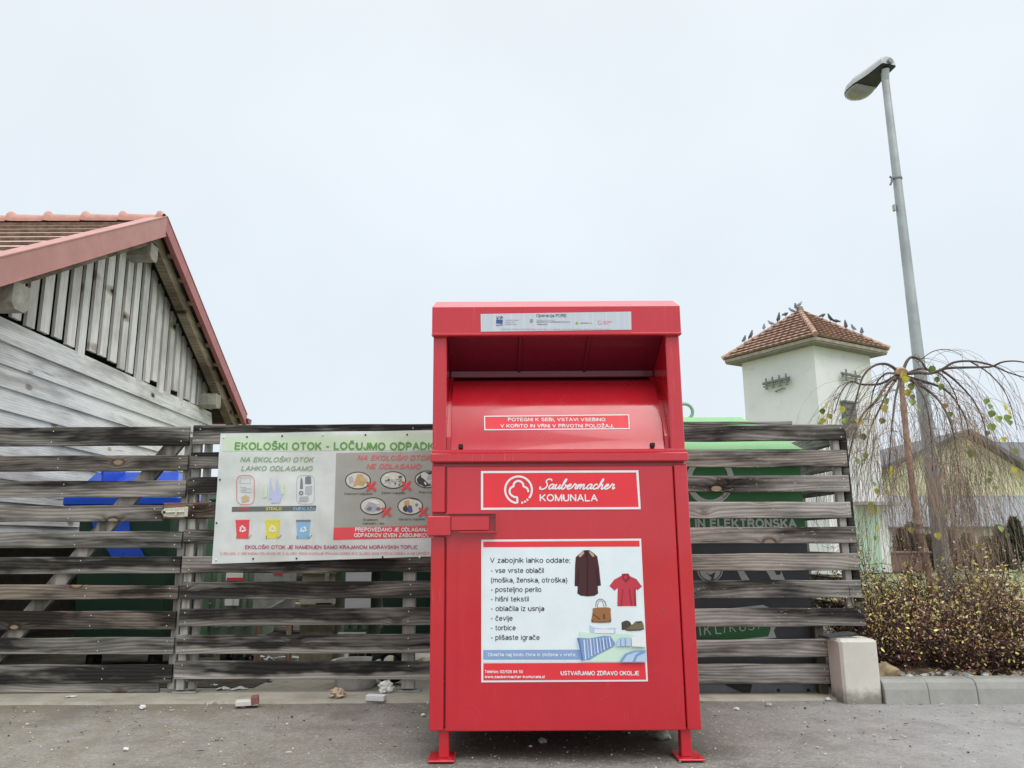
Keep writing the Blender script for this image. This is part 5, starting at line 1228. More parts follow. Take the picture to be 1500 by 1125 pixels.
mb = MB(); mb.bbox((ex0+.02, YE-.012, ez(1021)), (ex1-.01, YE+1.0, ez(991)), .006)
base = mb.build('base_frame', M_STEELB, eb)
for px in (1140, 1184):
    q = P(px, 1011, YE-.013); mb = MB(); mb.lathe([(.011, 0), (.011, -.006)], (q.x, YE-.0125, q.z), 10, 'Y'); mb.build('bolt', M_BLACK, base)
mb = MB(); mb.prism([P(x, y, YE-.03) for x, y in ((1062,1003),(1102,1003),(1098,1019))], (0, .012, 0)); mb.build('torn_flap', M_BLACK, eb)
SE = Sheet((0, YE-.001, 0), (0, -1, 0))
mb = MB()
ring = [(1040+31*math.cos(R(a)), 703+33*math.sin(R(a))) for a in range(0, 360, 12)]
SE.stroke(mb, ring, 8, .002, False, True)
mb.build('ring_emblem', M_EPRINT, eb)
mb = MB(); SE.stroke(mb, [(1058, 724), (1060, 730), (1066, 723)], 1.2, .006, False); mb.build('arrow_mark', M_EGREEN, eb)
mb = MB(); SE.text(mb, 'IN ELEKTRONSKA', 1018.5, 1167, 773.5, 14, .002, .034); mb.build('lettering', M_EPRINT, eb)
def icon(pts, name='pictogram'):
    mb = MB(); SE.poly(mb, pts, .002); return mb.build(name, M_EPRINT, eb)
o = icon([(1040+19*math.cos(R(a)), 834+19*math.sin(R(a))) for a in range(0, 360, 15)])
mb = MB(); SE.stroke(mb, [(1040+16.5*math.cos(R(a)), 834+16.5*math.sin(R(a))) for a in range(0, 360, 15)], 1.5, .004, False, True); SE.poly(mb, [(1033,838),(1042,846),(1040,851),(1044,851),(1048,838),(1040,842)], .0044); mb.build('pictogram_detail', M_EGREY, o)
icon([(1079,834),(1088,834),(1099,851),(1087,851)])
icon([(1121,834),(1133,834),(1137,842),(1143,842),(1144,836),(1150,850),(1131,851)])
mb = MB(); SE.poly(mb, [(1021,913),(1040,898),(1090,905),(1120,908),(1132,920),(1125,934),(1080,938),(1040,934),(1021,935)], .0036); tn = mb.build('torn_sticker', M_EGREEN, eb)
mb = MB(); SE.poly(mb, [(1121,908),(1127,904),(1137,916),(1133,924),(1137,934),(1128,935),(1112,937),(1085,940),(1080,937),(1125,932),(1129,920)], .0042); SE.poly(mb, [(1060,892),(1118,886),(1130,892),(1120,897),(1080,897)], .0020); mb.build('torn_edge', M_EPRINT, tn)
mb = MB()
for k, (d, x, w) in enumerate((('I',1024,1),('K',1031,9),('L',1047,8),('I',1060,1),('K',1068,8),('U',1083,8),('S',1095,8),('I',1110,1))):
    SE.text(mb, d, x, x+w+2.0, 931.5-k*1.4, 17-k*.9, .0052, .0, .1 if k % 2 else -.08)
mb.build('lettering', M_EPRINT, tn)

# ================================================================== CONCRETE BLOCK, SCRAP
q = G(1238, 1031); q2 = G(1295, 1031); bt = P(1256, 937, q.y).z
mb = MB(); mb.bbox((q.x, q.y, -.03), (q2.x, q.y+.20, bt), .016)
o = mb.build('concrete_block', M_BLOCK, smooth=False, origin=((q.x+q2.x)/2, q.y+.1, 0)); tag(o, 'pale upright concrete block at the right end of the fence, next to the kerb', 'concrete block')
mb = MB()
M4 = Matrix.Translation(((q.x+q2.x)/2-.07, q.y+.13, bt+.016)) @ Matrix.Rotation(R(8), 4, 'Z') @ Matrix.Rotation(R(-5), 4, 'Y')
for k in range(4): mb.bbox((-.10, -.055+k*.03, -.006), (.10, -.055+k*.03+.018, .006), .002, M4)
mb.bbox((-.11, -.065, -.012), (-.09, .065, -.0065), .002, M4); mb.bbox((.09, -.065, -.012), (.11, .065, -.0065), .002, M4)
o = mb.build('metal_grate', plain('dark_scrap_metal', (.035, .035, .036, 1), .5, .3, 20), origin=M4.translation); tag(o, 'small dark metal grate lying on top of the concrete block', 'grate')

# ================================================================== TOWER WITH PIGEONS
M_TWALL = concrete_mat('tower_render', (.73, .73, .725, 1), (.79, .79, .785, 1), (.62, .61, .585, 1), .9)
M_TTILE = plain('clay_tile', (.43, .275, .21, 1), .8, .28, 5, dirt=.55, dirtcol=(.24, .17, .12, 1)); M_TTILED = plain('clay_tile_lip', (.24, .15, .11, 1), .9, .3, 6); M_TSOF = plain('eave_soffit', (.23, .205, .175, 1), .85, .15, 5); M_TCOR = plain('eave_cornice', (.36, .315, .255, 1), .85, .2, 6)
Nc = P(1194, 492, 22.0); Lc = P(1066, 526, 22.0*1.13); Rc = P(1302, 514, 22.0*1.083)
uL = Vector((Lc.x-Nc.x, Lc.y-Nc.y, 0)); uR = Vector((Rc.x-Nc.x, Rc.y-Nc.y, 0))
sd_ = (uL.length+uR.length)/2
uR.normalize(); uL = Vector((-uR.y, uR.x, 0))              # square plan
n2 = Vector((Nc.x, Nc.y, 0))
ze = (Nc.z+Lc.z+Rc.z)/3
cen = n2 + (uL+uR)*sd_/2
apex = P(1177, 453, cen.y)
tw = empty('tower', cen, 'white square tower with hipped clay tile roof rising behind the fence', 'tower')
ovh = .36
wn_ = n2 + (uL+uR)*ovh; ws = sd_-2*ovh
mb = MB(); cs = [wn_, wn_+uR*ws, wn_+(uL+uR)*ws, wn_+uL*ws]
mb.prism([c for c in cs], (0, 0, ze-.10)); mb.build('wall', M_TWALL, tw)
ec = [n2, n2+uR*sd_, n2+(uL+uR)*sd_, n2+uL*sd_]
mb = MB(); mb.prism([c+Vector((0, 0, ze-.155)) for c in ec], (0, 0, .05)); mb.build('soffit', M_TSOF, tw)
mb = MB(); mb.prism([c+(c-cen)*.012+Vector((0, 0, ze-.104)) for c in ec], (0, 0, .10)); mb.build('cornice', M_TCOR, tw)
apx = Vector((cen.x, cen.y, apex.z-.06))
mb = MB(); rows = 11
for k in range(4):
    a, b = ec[k], ec[(k+1) % 4]
    a = a+(a-cen)*.03+Vector((0, 0, ze+.02)); b = b+(b-cen)*.03+Vector((0, 0, ze+.02))
    nrm = (b-a).cross(apx-a).normalized()
    if nrm.z < 0: nrm = -nrm
    for i in range(rows):
        t0, t1 = i/rows, min(1, (i+1.08)/rows)
        nn_ = max(2, int((b-a).length*(1-t0)/.12)); pts0 = []; 
        lo, hi, dn_ = [], [], []
        for j in range(nn_+1):
            u = j/nn_; h = .028*abs(math.sin(j*math.pi/2+.3)) 
            A_ = a+(apx-a)*t0; B_ = b+(apx-b)*t0; A1 = a+(apx-a)*t1; B1 = b+(apx-b)*t1
            lo.append(A_+(B_-A_)*u + nrm*(.055+h)); hi.append(A1+(B1-A1)*u + nrm*.004); dn_.append(A_+(B_-A_)*u + nrm*(-.01))
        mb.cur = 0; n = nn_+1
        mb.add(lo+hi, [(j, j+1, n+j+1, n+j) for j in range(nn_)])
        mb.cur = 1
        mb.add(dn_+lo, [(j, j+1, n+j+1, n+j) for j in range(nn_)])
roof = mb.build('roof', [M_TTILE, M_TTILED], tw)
for k in range(4):                                         # hip tiles
    mb = MB(); a = ec[k]+(ec[k]-cen)*.04+Vector((0, 0, ze+.06)); n = 10
    for i in range(n):
        p0 = a+(apx-a)*(i/n)+Vector((0,0,.02)); p1 = a+(apx-a)*((i+1.15)/n)+Vector((0,0,.02))
        mb.tube([p0-Vector((0,0,.03)), p1-Vector((0,0,.03))], [.085, .065], 8)
    mb.build('hip_tiles', M_TTILE, roof, smooth=True)
mb = MB(); mb.lathe([(.0, .18), (.09, .14), (.13, .0), (.15, -.12)], apx, 10); mb.build('finial', M_TSOF, roof, smooth=True)
# fittings on the two walls in view
nL = -uR; nR = -uL                                          # outward normals: left wall, right wall
def onL(x, y): return PP(x, y, wn_, nL)
def onR(x, y): return PP(x, y, wn_, nR)
M_IRON = plain('grey_iron', (.20, .215, .20, 1), .6, .25, 30, metal=.2)
def bracket(a, b, nv, k, name='insulator_bracket'):
    mb = MB()
    mb.tube([a+nv*.14, b+nv*.14], .045, 6); mb.tube([a+nv*.14+Vector((0,0,-.10)), b+nv*.14+Vector((0,0,-.10))], .02, 6)
    for i in range(k):
        p = a+(b-a)*((i+.5)/k)
        mb.tube([p-nv*.02, p+nv*.16], .028, 6); mb.tube([p+nv*.14, p+nv*.14+Vector((0,0,.16))], [.035, .022], 6); mb.tube([p+nv*.14+Vector((0,0,-.2)), p+nv*.14], [.05, .03], 6)
    return mb.build(name, M_IRON, tw)
bracket(onL(1122, 563), onL(1161, 554), nL, 4); bracket(onR(1227, 548), onR(1254, 553), nR, 2)
mb = MB(); a = onL(1138, 574); b = onL(1150, 569); mb.tube([a-nL*.02, a+nL*.08, b+nL*.08, b-nL*.02], .018, 6); mb.build('wall_hook', M_IRON, tw)
mb = MB(); a = onR(1236, 640); b = onR(1249, 592)
wv = uR*((b-a).dot(uR)); 
mb.prism([a+nR*.0-nR*.02, a+wv-nR*.02, a+wv+nR*.10, a+nR*.10], (0, 0, b.z-a.z)); mb.prism([a-uR*.04+Vector((0,0,b.z-a.z+.001))-nR*.02, a+wv+uR*.04+Vector((0,0,b.z-a.z+.001))-nR*.02, a+wv+uR*.04+Vector((0,0,b.z-a.z+.001))+nR*.16, a-uR*.04+Vector((0,0,b.z-a.z+.001))+nR*.16], (0, 0, .05))
for i in range(5): mb.prism([a+uR*.03+Vector((0,0,.1+i*.19))+nR*.101, a+wv-uR*.03+Vector((0,0,.1+i*.19))+nR*.101, a+wv-uR*.03+Vector((0,0,.1+i*.19))+nR*.13, a+uR*.03+Vector((0,0,.1+i*.19))+nR*.13], (0, 0, .09))
mb.build('vent', M_IRON, tw)
mb = MB(); a = onR(1252, 830); b = onR(1282, 742); wv = uR*((b-a).dot(uR)); a.z = 0
mb.prism([a+nR*.002, a+wv+nR*.002, a+wv+nR*.05, a+nR*.05], (0, 0, b.z)); dr = mb.build('door', plain('pale_green_door', (.42, .56, .44, 1), .6, .12, 3, dirt=.3, dirtcol=(.3, .36, .28, 1)), tw)
mb = MB(); c_ = a+wv*.5; mb.prism([c_+nR*.051-uR*.012, c_+nR*.051+uR*.012, c_+nR*.056+uR*.012, c_+nR*.056-uR*.012], (0, 0, b.z)); mb.build('door_gap', M_IRON, dr)
mb = MB(); a2 = onR(1250, 740); b2_ = onR(1299, 735); wv = uR*((b2_-a2).dot(uR)); mb.prism([a2-nR*.02, a2+wv-nR*.02, a2+wv+nR*.42, a2+nR*.42], (0, 0, .10)); mb.build('canopy', plain('canopy_grey', (.38, .39, .38, 1), .6, .1), tw)
# pigeons along the hips
M_PIG = [plain('pigeon_grey', (.16, .17, .19, 1), .7, .25, 20), plain('pigeon_dark', (.075, .08, .09, 1), .7, .25, 20), plain('pigeon_pale', (.30, .31, .33, 1), .7, .25, 20)]
def pigeon_mesh(kind, mat):
    mb = MB()
    up_ = {'up': 1.0, 'flat': .25, 'tail': .55}[kind]
    path = [(-.20, -.10*up_), (-.13, -.035*up_), (-.06, .01), (.0, .055*up_+.01), (.05, .11*up_+.02), (.075, .165*up_+.025), (.09, .2*up_+.035), (.115, .205*up_+.035), (.13, .2*up_+.032), (.155, .19*up_+.025)]
    rad = [.016, .034, .062, .072, .064, .040, .034, .032, .014, .004]
    mb.tube([(x, 0, z+.10) for x, z in path], rad, 8)
    for s_ in (-1, 1):
        mb.tube([(-.01, s_*.025, .06), (.0, s_*.025, .0)], .008, 4)
        mb.tube([(-.02, s_*.058, .13), (-.09, s_*.05, .09), (-.17, s_*.02, .05)], [.03, .03, .008], 6)
    o = mb.build('pigeon', mat, smooth=True); return o
pos_src = [pigeon_mesh('up', M_PIG[0]), pigeon_mesh('flat', M_PIG[1]), pigeon_mesh('tail', M_PIG[2]), pigeon_mesh('up', M_PIG[1])]
hipL = ec[3]+(ec[3]-cen)*.04+Vector((0, 0, ze+.12)); hipR = ec[1]+(ec[1]-cen)*.04+Vector((0, 0, ze+.12)); top = apx+Vector((0, 0, .10))
def hip_at(a, px):
    lo_, hi_ = 0.0, 1.0
    def prj(p): v = p-O; return CX+FPX*v.dot(rt)/v.dot(fwd)
    f0, f1 = prj(a), prj(top)
    for _ in range(30):
        m_ = (lo_+hi_)/2
        if (prj(a+(top-a)*m_) < px) == (f0 < f1): lo_ = m_
        else: hi_ = m_
    return a+(top-a)*lo_
PG = [(1090.5, 'L', 3, 40, 'lowest pigeon on the left hip of the tower roof'), (1100.4, 'L', 0, -70, 'second lowest pigeon on the left hip of the tower roof, just above the lowest'),
      (1119.5, 'L', 0, 60, 'third pigeon up the left hip of the tower roof, alone above a gap'), (1129.7, 'L', 2, 150, 'leaning pigeon fourth up the left hip of the tower roof'),
      (1141, 'L', 0, -90, 'upright grey pigeon fifth up the left hip of the tower roof'), (1151, 'L', 1, 20, 'crouching pigeon with level back, sixth up the left hip of the tower roof'),
      (1160, 'L', 2, 170, 'lower of the two close pigeons just left of the roof peak'), (1166.4, 'L', 3, 80, 'upper of the two close pigeons just left of the roof peak'),
      (1176, 'T', 2, 0, 'pigeon on the very peak of the tower roof'), (1205.5, 'R', 1, 10, 'topmost pigeon on the right hip of the tower roof, crouching'),
      (1216.5, 'R', 3, 200, 'second pigeon down the right hip of the tower roof, upright and dark'), (1224.8, 'R', 1, 150, 'third pigeon down the right hip of the tower roof, crouching low'),
      (1239.2, 'R', 0, 240, 'fourth pigeon down the right hip of the tower roof, standing tall'), (1250.5, 'R', 0, 100, 'fifth pigeon down the right hip of the tower roof, second from the bottom'),
      (1263, 'R', 3, 60, 'lowest pigeon on the right hip of the tower roof')]
used = set()
for px, side, kd_, rz_, lab in PG:
    src = pos_src[kd_]
    o = src if kd_ not in used else src.copy()
    if kd_ in used: C.objects.link(o)
    used.add(kd_)
    p = top+Vector((0, 0, .04)) if side == 'T' else hip_at(hipL if side == 'L' else hipR, px)
    o.location = p; o.rotation_euler = (0, 0, R(rz_)); k = random.uniform(.68, .84); o.scale = (k, k, k)
    tag(o, lab, 'pigeon', 'pigeons perched on the tower roof')

# ================================================================== STREET LAMP
YLp = 6.5
lb = P(1384, 850, YLp); lt_ = P(1297, 104, YLp)
lamp = empty('street_lamp', (lb.x, YLp, 0), 'tall galvanised street lamp with angled grey head standing behind the shrubs', 'street lamp')
M_GALV = plain('galvanised_pole', (.40, .43, .43, 1), .5, .16, 3.5, .12, 60, metal=.25, dirt=.2, dirtcol=(.5, .52, .52, 1))
mb = MB(); mb.lathe([(.064, .02), (.062, .7), (.058, 1.3), (.043, 3.2), (.032, lt_.z-.06), (.031, lt_.z-.02)], (lb.x, YLp, 0), 20); mb.build('pole', M_GALV, lamp, smooth=True)
mb = MB(); mb.lathe([(.085, .0), (.085, .1), (.066, .12)], (lb.x, YLp, .10), 16); mb.build('base_collar', M_GALV, lamp, smooth=True)
# luminaire: lofted shell, axis from the pole back and to the left
hd0 = P(1303, 94, YLp-.08); tip = P(1244, 146, YLp+.42)
axv = (tip-hd0); Lh = axv.length; ax_ = axv.normalized(); side_ = ax_.cross(Vector((0, 0, 1))).normalized(); up_v = side_.cross(ax_).normalized()
sec = [(0, .070, .085, .045), (.02, .082, .105, .055), (.30, .095, .115, .055), (.42, .108, .12, .055), (.60, .135, .12, .06), (.78, .135, .10, .06), (.90, .105, .075, .045), (.97, .06, .04, .03), (1.0, .015, .012, .01)]
mb = MB(); n = 14; vs = []
for t, w_, ht, dp in sec:
    for j in range(n+1):
        a = math.pi*j/n
        vs.append(hd0+ax_*Lh*t + side_*w_*math.cos(a) + up_v*(ht*math.sin(a)**.7))
m_ = n+1
mb.add(vs, [(i*m_+j, i*m_+j+1, (i+1)*m_+j+1, (i+1)*m_+j) for i in range(len(sec)-1) for j in range(n)] + [list(range(m_))])
mb.build('lamp_housing', plain('lamp_housing_grey', (.46, .48, .48, 1), .45, .06, 6, coat=.2), lamp, smooth=True)
mb = MB(); vs = []
for t, w_, ht, dp in sec[:5]: vs += [hd0+ax_*Lh*t+side_*w_*.97+up_v*.0, hd0+ax_*Lh*t-side_*w_*.97]
vs = [v-up_v*.006 for v in vs]
mb.add(vs, [(2*i, 2*i+1, 2*i+3, 2*i+2) for i in range(4)]); mb.build('gear_cover', plain('gear_dark', (.035, .04, .045, 1), .6, .15), lamp)
mb = MB(); vs = []; sc2 = [(.56, .112, .004), (.60, .122, .03), (.68, .130, .05), (.78, .128, .056), (.88, .105, .045), (.96, .06, .02), (.985, .02, .004)]
for t, w_, dp in sc2:
    for j in range(n+1):
        a = math.pi*j/n; vs.append(hd0+ax_*Lh*t + side_*w_*math.cos(a) - up_v*(.008+dp*math.sin(a)))
mb.add(vs, [(i*m_+j, i*m_+j+1, (i+1)*m_+j+1, (i+1)*m_+j) for i in range(len(sc2)-1) for j in range(n)] + [list(range(m_))])
mb.build('lamp_glass', plain('lamp_bowl', (.33, .335, .31, 1), .18, .06, 8, coat=.5), lamp, smooth=True)
mb = MB(); c_ = hd0+up_v*.025-ax_*.004; mb.tube([c_, c_-ax_*.02], .028, 14); mb.build('end_cap', plain('end_cap_grey', (.24, .25, .25, 1), .5, .1), lamp)
mb = MB(); mb.tube([(lb.x, YLp, lt_.z-.1), hd0+ax_*Lh*.10-up_v*.01], .034, 12); mb.build('spigot', M_GALV, lamp)
q = P(1303, 262, YLp); mb = MB(); mb.lathe([(.042, -.012), (.045, 0), (.042, .012)], (lb.x, YLp, q.z), 16); mb.tube([(lb.x-.045, YLp-.01, q.z), (lb.x-.065, YLp-.03, q.z-.01), (lb.x-.068, YLp-.03, q.z-.04), (lb.x-.085, YLp-.03, q.z-.075)], .009, 6); mb.tube([(lb.x-.045, YLp-.01, q.z), (lb.x-.075, YLp-.02, q.z+.012)], .010, 6)
mb.build('hook_clamp', M_IRON, lamp)
q = P(1308, 304, YLp); mb = MB(); mb.bbox((lb.x-.066, YLp-.02, q.z-.035), (lb.x-.048, YLp+.02, q.z+.03), .005); mb.build('cable_box', M_GALV, lamp)

# ================================================================== WEEPING BIRCH
rb = random.Random(11)
YT = 5.95
M_BARK = plain('orange_brown_bark', (.46, .285, .20, 1), .8, .3, 18, .3, 60, dirt=.45, dirtcol=(.16, .10, .075, 1))
M_LIMB = plain('dark_limb_bark', (.10, .075, .062, 1), .85, .3, 20)
def twig_mat():
    t = NT('twig_bark'); v = t.coord()
    c = t.mix(t.ss(t.noise(v, 3.0, 3), .35, .65), (.115, .078, .068, 1), (.40, .29, .21, 1)); return t.fin(c, .8)
M_TWIG = twig_mat()
M_LEAFG = plain('birch_leaf_green', (.22, .30, .06, 1), .5, .25, 25); M_LEAFY = plain('birch_leaf_yellow', (.55, .48, .06, 1), .5, .2, 25); M_LEAFO = plain('birch_leaf_orange', (.60, .34, .05, 1), .5, .2, 25)
tb = G(1362, 862)
tree = empty('weeping_birch', (P(1356, 830, YT).x, YT, .1), 'bare weeping birch with drooping twigs and a few yellow green leaves, beside the lamp post', 'tree')
def smooth_path(pts, k=5):
    out = []; n = len(pts)
    for i in range(n-1):
        p0, p1, p2, p3 = pts[max(i-1, 0)], pts[i], pts[i+1], pts[min(i+2, n-1)]
        for j in range(k):
            t = j/k; out.append(.5*((2*p1)+(p2-p0)*t+(2*p0-5*p1+4*p2-p3)*t*t+(3*p1-p0-3*p2+p3)*t**3))
    out.append(pts[-1]); return out
tp_ = smooth_path([P(x, y, YT) for x, y in ((1319, 546), (1323, 590), (1329, 650), (1337, 715), (1345, 765), (1352, 800), (1358, 832), (1364, 858))] + [Vector((P(1366, 870, YT).x, YT, .1))])
mb = MB(); n = len(tp_); mb.tube(tp_, [.020+.002*math.sin(i*1.3)+.012*i/n for i in range(n)], 10); mb.blob(P(1319, 545, YT), (.05, .045, .04), 5, .3)
trunk = mb.build('trunk', M_BARK, tree, smooth=True)
for y in (762, 775, 803):
    x = 1344+(y-760)*.2; q = P(x, y, YT); q2_ = P(x+1.2, y+6, YT); mb = MB(); mb.tube([q, q2_], .0335, 12); mb.build('trunk_tape', plain('pale_tape', (.62, .50, .42, 1), .6, .1), trunk, smooth=True)
limbs = [([(1316,546),(1308,538),(1296,533),(1280,536),(1264,552),(1253,588),(1240,625),(1231,655)], 0, .013), ([(1314,552),(1300,562),(1284,586),(1264,607),(1250,640),(1240,690)], -.15, .014),
  ([(1322,546),(1328,530),(1336,523),(1348,528),(1357,540),(1368,546),(1382,541)], .1, .013), ([(1324,548),(1345,546),(1362,547),(1380,541),(1397,531),(1422,529),(1450,534),(1478,546),(1512,556)], -.1, .014),
  ([(1376,542),(1392,539),(1430,538),(1452,537),(1470,530),(1496,530),(1530,542),(1560,580)], -.2, .011), ([(1324,551),(1358,560),(1386,572),(1405,595),(1417,622),(1420,650)], .15, .012),
  ([(1324,552),(1362,574),(1384,600),(1398,640),(1404,690)], -.2, .011), ([(1314,549),(1290,562),(1262,563),(1246,559),(1232,575),(1222,606)], .2, .011), ([(1314,554),(1302,572),(1288,600),(1274,632),(1266,680)], .1, .011),
  ([(1326,552),(1340,560),(1356,590),(1364,640),(1366,690)], -.35, .010), ([(1320,553),(1312,580),(1306,630),(1302,690)], -.3, .010), ([(1380,543),(1402,560),(1428,590),(1444,630),(1450,680)], .0, .009), ([(1326,548),(1350,540),(1378,548),(1400,580),(1412,640)], .45, .010), ([(1314,548),(1296,548),(1280,570),(1272,620)], .4, .010),
  ([(1422,530),(1450,548),(1475,580),(1490,630)], -.1, .006), ([(1345,530),(1366,515),(1388,512),(1410,520)], .1, .005)]
lpaths = []
for pts, dy, r_ in limbs:
    n = len(pts); pp = smooth_path([P(x, y, YT+dy*min(1, 2*i/n)) for i, (x, y) in enumerate(pts)], 4)
    m_ = len(pp); mb = MB(); mb.tube(pp, [r_*(1-.72*i/m_) for i in range(m_)], 6)
    mb.build('branch', M_LIMB, tree, smooth=True); lpaths.append(pp)
mb = MB()
def twig(p, d, ln, r0, depth=0):
    n = 11; path = [p]; v = d.normalized()
    for i in range(n):
        v = (v + Vector((rb.gauss(0, .10), rb.gauss(0, .10), -.30 + rb.gauss(0, .08)))).normalized()
        path.append(path[-1] + v*ln/n)
        if path[-1].z < .55: break
        if depth == 0 and i > 2 and rb.random() < .55: twig(path[-1], v + Vector((rb.gauss(0, .7), rb.gauss(0, .7), rb.gauss(.1, .3))), ln*rb.uniform(.15, .4), r0*.7, 1)
    if len(path) > 2: mb.tube(path, [r0*(1-.6*i/len(path)) for i in range(len(path))], 3, False)
    return path
wts = [8, 10, 7, 4, 2.5, 10, 12, 8, 12, 13, 14, 4, 8, 9, 2, 2]
ends = []
for pp, w_ in zip(lpaths, wts):
    for k in range(int(w_*2.1)):
        i = int(rb.uniform(.15, 1)*(len(pp)-1)); p = pp[i]
        out = Vector((p.x-tp_[0].x, (p.y-YT), 0)); out = out.normalized() if out.length > .02 else Vector((1, 0, 0))
        ln = rb.uniform(.55, 1.45) if 2.85 < p.x < 3.75 else rb.uniform(.4, 1.0)
        ends.append(twig(p, out*.5 + Vector((rb.gauss(0, .45), rb.gauss(0, .5), rb.uniform(-.2, .3))), ln, rb.uniform(.0014, .0022)))
for k in range(330):                                         # the dense curtain right of the trunk
    px = rb.gauss(1394, 27) if k % 4 else rb.gauss(1298, 24); py = rb.uniform(590, 705)
    p = P(px, py, YT+rb.uniform(-.4, .45))
    ends.append(twig(p, Vector((rb.gauss(0, .3), rb.gauss(0, .3), -.6)), rb.uniform(.5, 1.1), rb.uniform(.0011, .0018)))
o = mb.build('hanging_twigs', M_TWIG, tree); o['kind'] = 'stuff'
mb = MB()
def leaf(p, s, k):
    mb.cur = k
    a = Vector((rb.gauss(0, .25), rb.gauss(0, .3), -1)).normalized(); b = Vector((1, rb.gauss(0, .7), rb.gauss(0, .3))); b = (b-a*b.dot(a)).normalized(); c = a.cross(b)*.12*s
    sh = [(0, 0), (.32, .12), (.46, .38), (.30, .68), (0, 1.0), (-.30, .68), (-.46, .38), (-.32, .12)]
    vs = [p + b*x*s + a*y*s + c*(abs(x)*3) for x, y in sh]
    mb.add(vs, [(0, 1, 2, 3, 4), (0, 4, 5, 6, 7)]); mb.cur = 0
    mb.add([p+Vector((0,0,.03))+b*.001, p+Vector((0,0,.03))-b*.001, p-b*.001, p+b*.001], [(0,1,2,3)])
def z5b(x, y): return 1230+x/5.556, 500+y/5.556
LV = [(315,455,0),(370,475,0),(352,535,1),(355,640,0),(160,640,1),(195,765,0),(192,710,0),(515,260,1),(545,300,1),(585,355,0),(550,405,1),(590,450,0),(585,490,0),(630,550,0),(765,215,0),(785,305,0),(825,360,0),(860,520,2),(890,590,0),(905,650,0),(1195,480,0),(1225,530,0),(1245,580,0),(1285,625,0),(1230,685,0),(1205,745,0),(1345,525,1),(1352,570,1),(1375,615,0),(1380,660,0),(1035,820,1),(1070,900,0),(1100,920,0),(1440,890,0),(1420,1040,1),(1450,1080,1),(205,925,0),(135,965,0),(425,1030,1),(400,1080,1),(30,545,1),(45,640,0)]
for x, y, k in LV: leaf(P(*z5b(x, y-18), YT+rb.uniform(-.35, .2)), rb.uniform(.046, .066), k)
for x, y, k in ((1204,598,0),(1209,590,1),(1214,606,1),(1206,612,1),(1200,618,0),(1213,622,0),(1279,705,0),(1284,715,1),(1277,735,1),(1281,745,1),(1283,770,1),(1280,785,0),(1300,742,0),(1452,690,0),(1447,700,0),(1456,712,0),(1382,745,0),(1470,640,1),(1488,690,1),(1494,705,0),(1475,780,0),(1463,770,0),(1450,805,1),(1335,772,1),(1372,780,1)): leaf(P(x, y, YT+rb.uniform(-.3, .2)), rb.uniform(.042, .06), k)
mb.build('foliage', [M_LEAFG, M_LEAFY, M_LEAFO], tree)

# ================================================================== SHRUBS IN THE BED
rs = random.Random(5)
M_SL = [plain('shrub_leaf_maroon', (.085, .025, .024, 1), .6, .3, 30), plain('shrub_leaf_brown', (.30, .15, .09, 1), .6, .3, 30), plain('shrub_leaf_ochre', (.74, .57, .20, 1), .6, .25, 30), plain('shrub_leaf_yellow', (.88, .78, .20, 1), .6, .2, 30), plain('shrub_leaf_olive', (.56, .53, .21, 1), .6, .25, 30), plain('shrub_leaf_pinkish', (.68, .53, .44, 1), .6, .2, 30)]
M_STEM = plain('shrub_stem', (.075, .042, .035, 1), .8, .3, 30)
def shrub_mesh(seed, hgt, rad, nleaf, warm):
    r_ = random.Random(seed); st = MB(); lf = MB()
    tips = []
    for k in range(95):
        a = r_.uniform(0, 6.283); q = rad*math.sqrt(r_.random()); p = Vector((q*.45*math.cos(a), q*.45*math.sin(a), 0))
        d = Vector((q/rad*.65*math.cos(a)+r_.gauss(0,.12), q/rad*.65*math.sin(a)+r_.gauss(0,.12), 1)).normalized()
        L_ = hgt*r_.choice((r_.uniform(.45, .85), r_.uniform(.7, 1.0), r_.uniform(.9, 1.4)))*(1-.2*q/rad); path = [p]
        for i in range(7):
            d = (d+Vector((r_.gauss(0,.10), r_.gauss(0,.10), r_.gauss(.02,.05)))).normalized(); path.append(path[-1]+d*L_/7)
        st.tube(path, [.0042*(1-.6*i/8) for i in range(8)], 3, False)
        for i in range(2, 8):
            for j in range(r_.randint(1, 3)):
                e = path[i]+Vector((r_.gauss(0,.06), r_.gauss(0,.06), r_.gauss(.04,.04))); st.tube([path[i], e], .0016, 3, False); tips.append((path[i]+(e-path[i])*r_.random(), i)); tips.append((e, i))
        tips += [(x, i) for i, x in enumerate(path) if i]
    for k in range(int(nleaf*1.7)):
        p, i = tips[r_.randrange(len(tips))]
        p = p+Vector((r_.gauss(0,.018), r_.gauss(0,.018), r_.gauss(0,.018)))
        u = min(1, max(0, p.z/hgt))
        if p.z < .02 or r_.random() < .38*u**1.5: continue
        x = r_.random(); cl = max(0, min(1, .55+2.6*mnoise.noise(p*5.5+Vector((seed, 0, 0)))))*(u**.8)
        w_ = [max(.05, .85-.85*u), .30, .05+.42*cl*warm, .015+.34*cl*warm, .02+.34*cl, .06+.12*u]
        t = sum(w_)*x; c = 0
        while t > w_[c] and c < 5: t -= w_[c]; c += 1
        n_ = Vector((r_.gauss(0,1), r_.gauss(0,1), r_.gauss(.5,1))).normalized(); a = n_.orthogonal().normalized(); b = n_.cross(a); w = r_.uniform(0, 6.28)
        a, b = a*math.cos(w)+b*math.sin(w), b*math.cos(w)-a*math.sin(w); s_ = r_.uniform(.006, .0125)*(1.3 if c in (3,) else 1)
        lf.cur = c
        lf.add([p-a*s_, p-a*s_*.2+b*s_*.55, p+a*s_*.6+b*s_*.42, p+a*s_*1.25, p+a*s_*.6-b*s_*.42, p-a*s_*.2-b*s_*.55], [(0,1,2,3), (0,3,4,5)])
    return st, lf
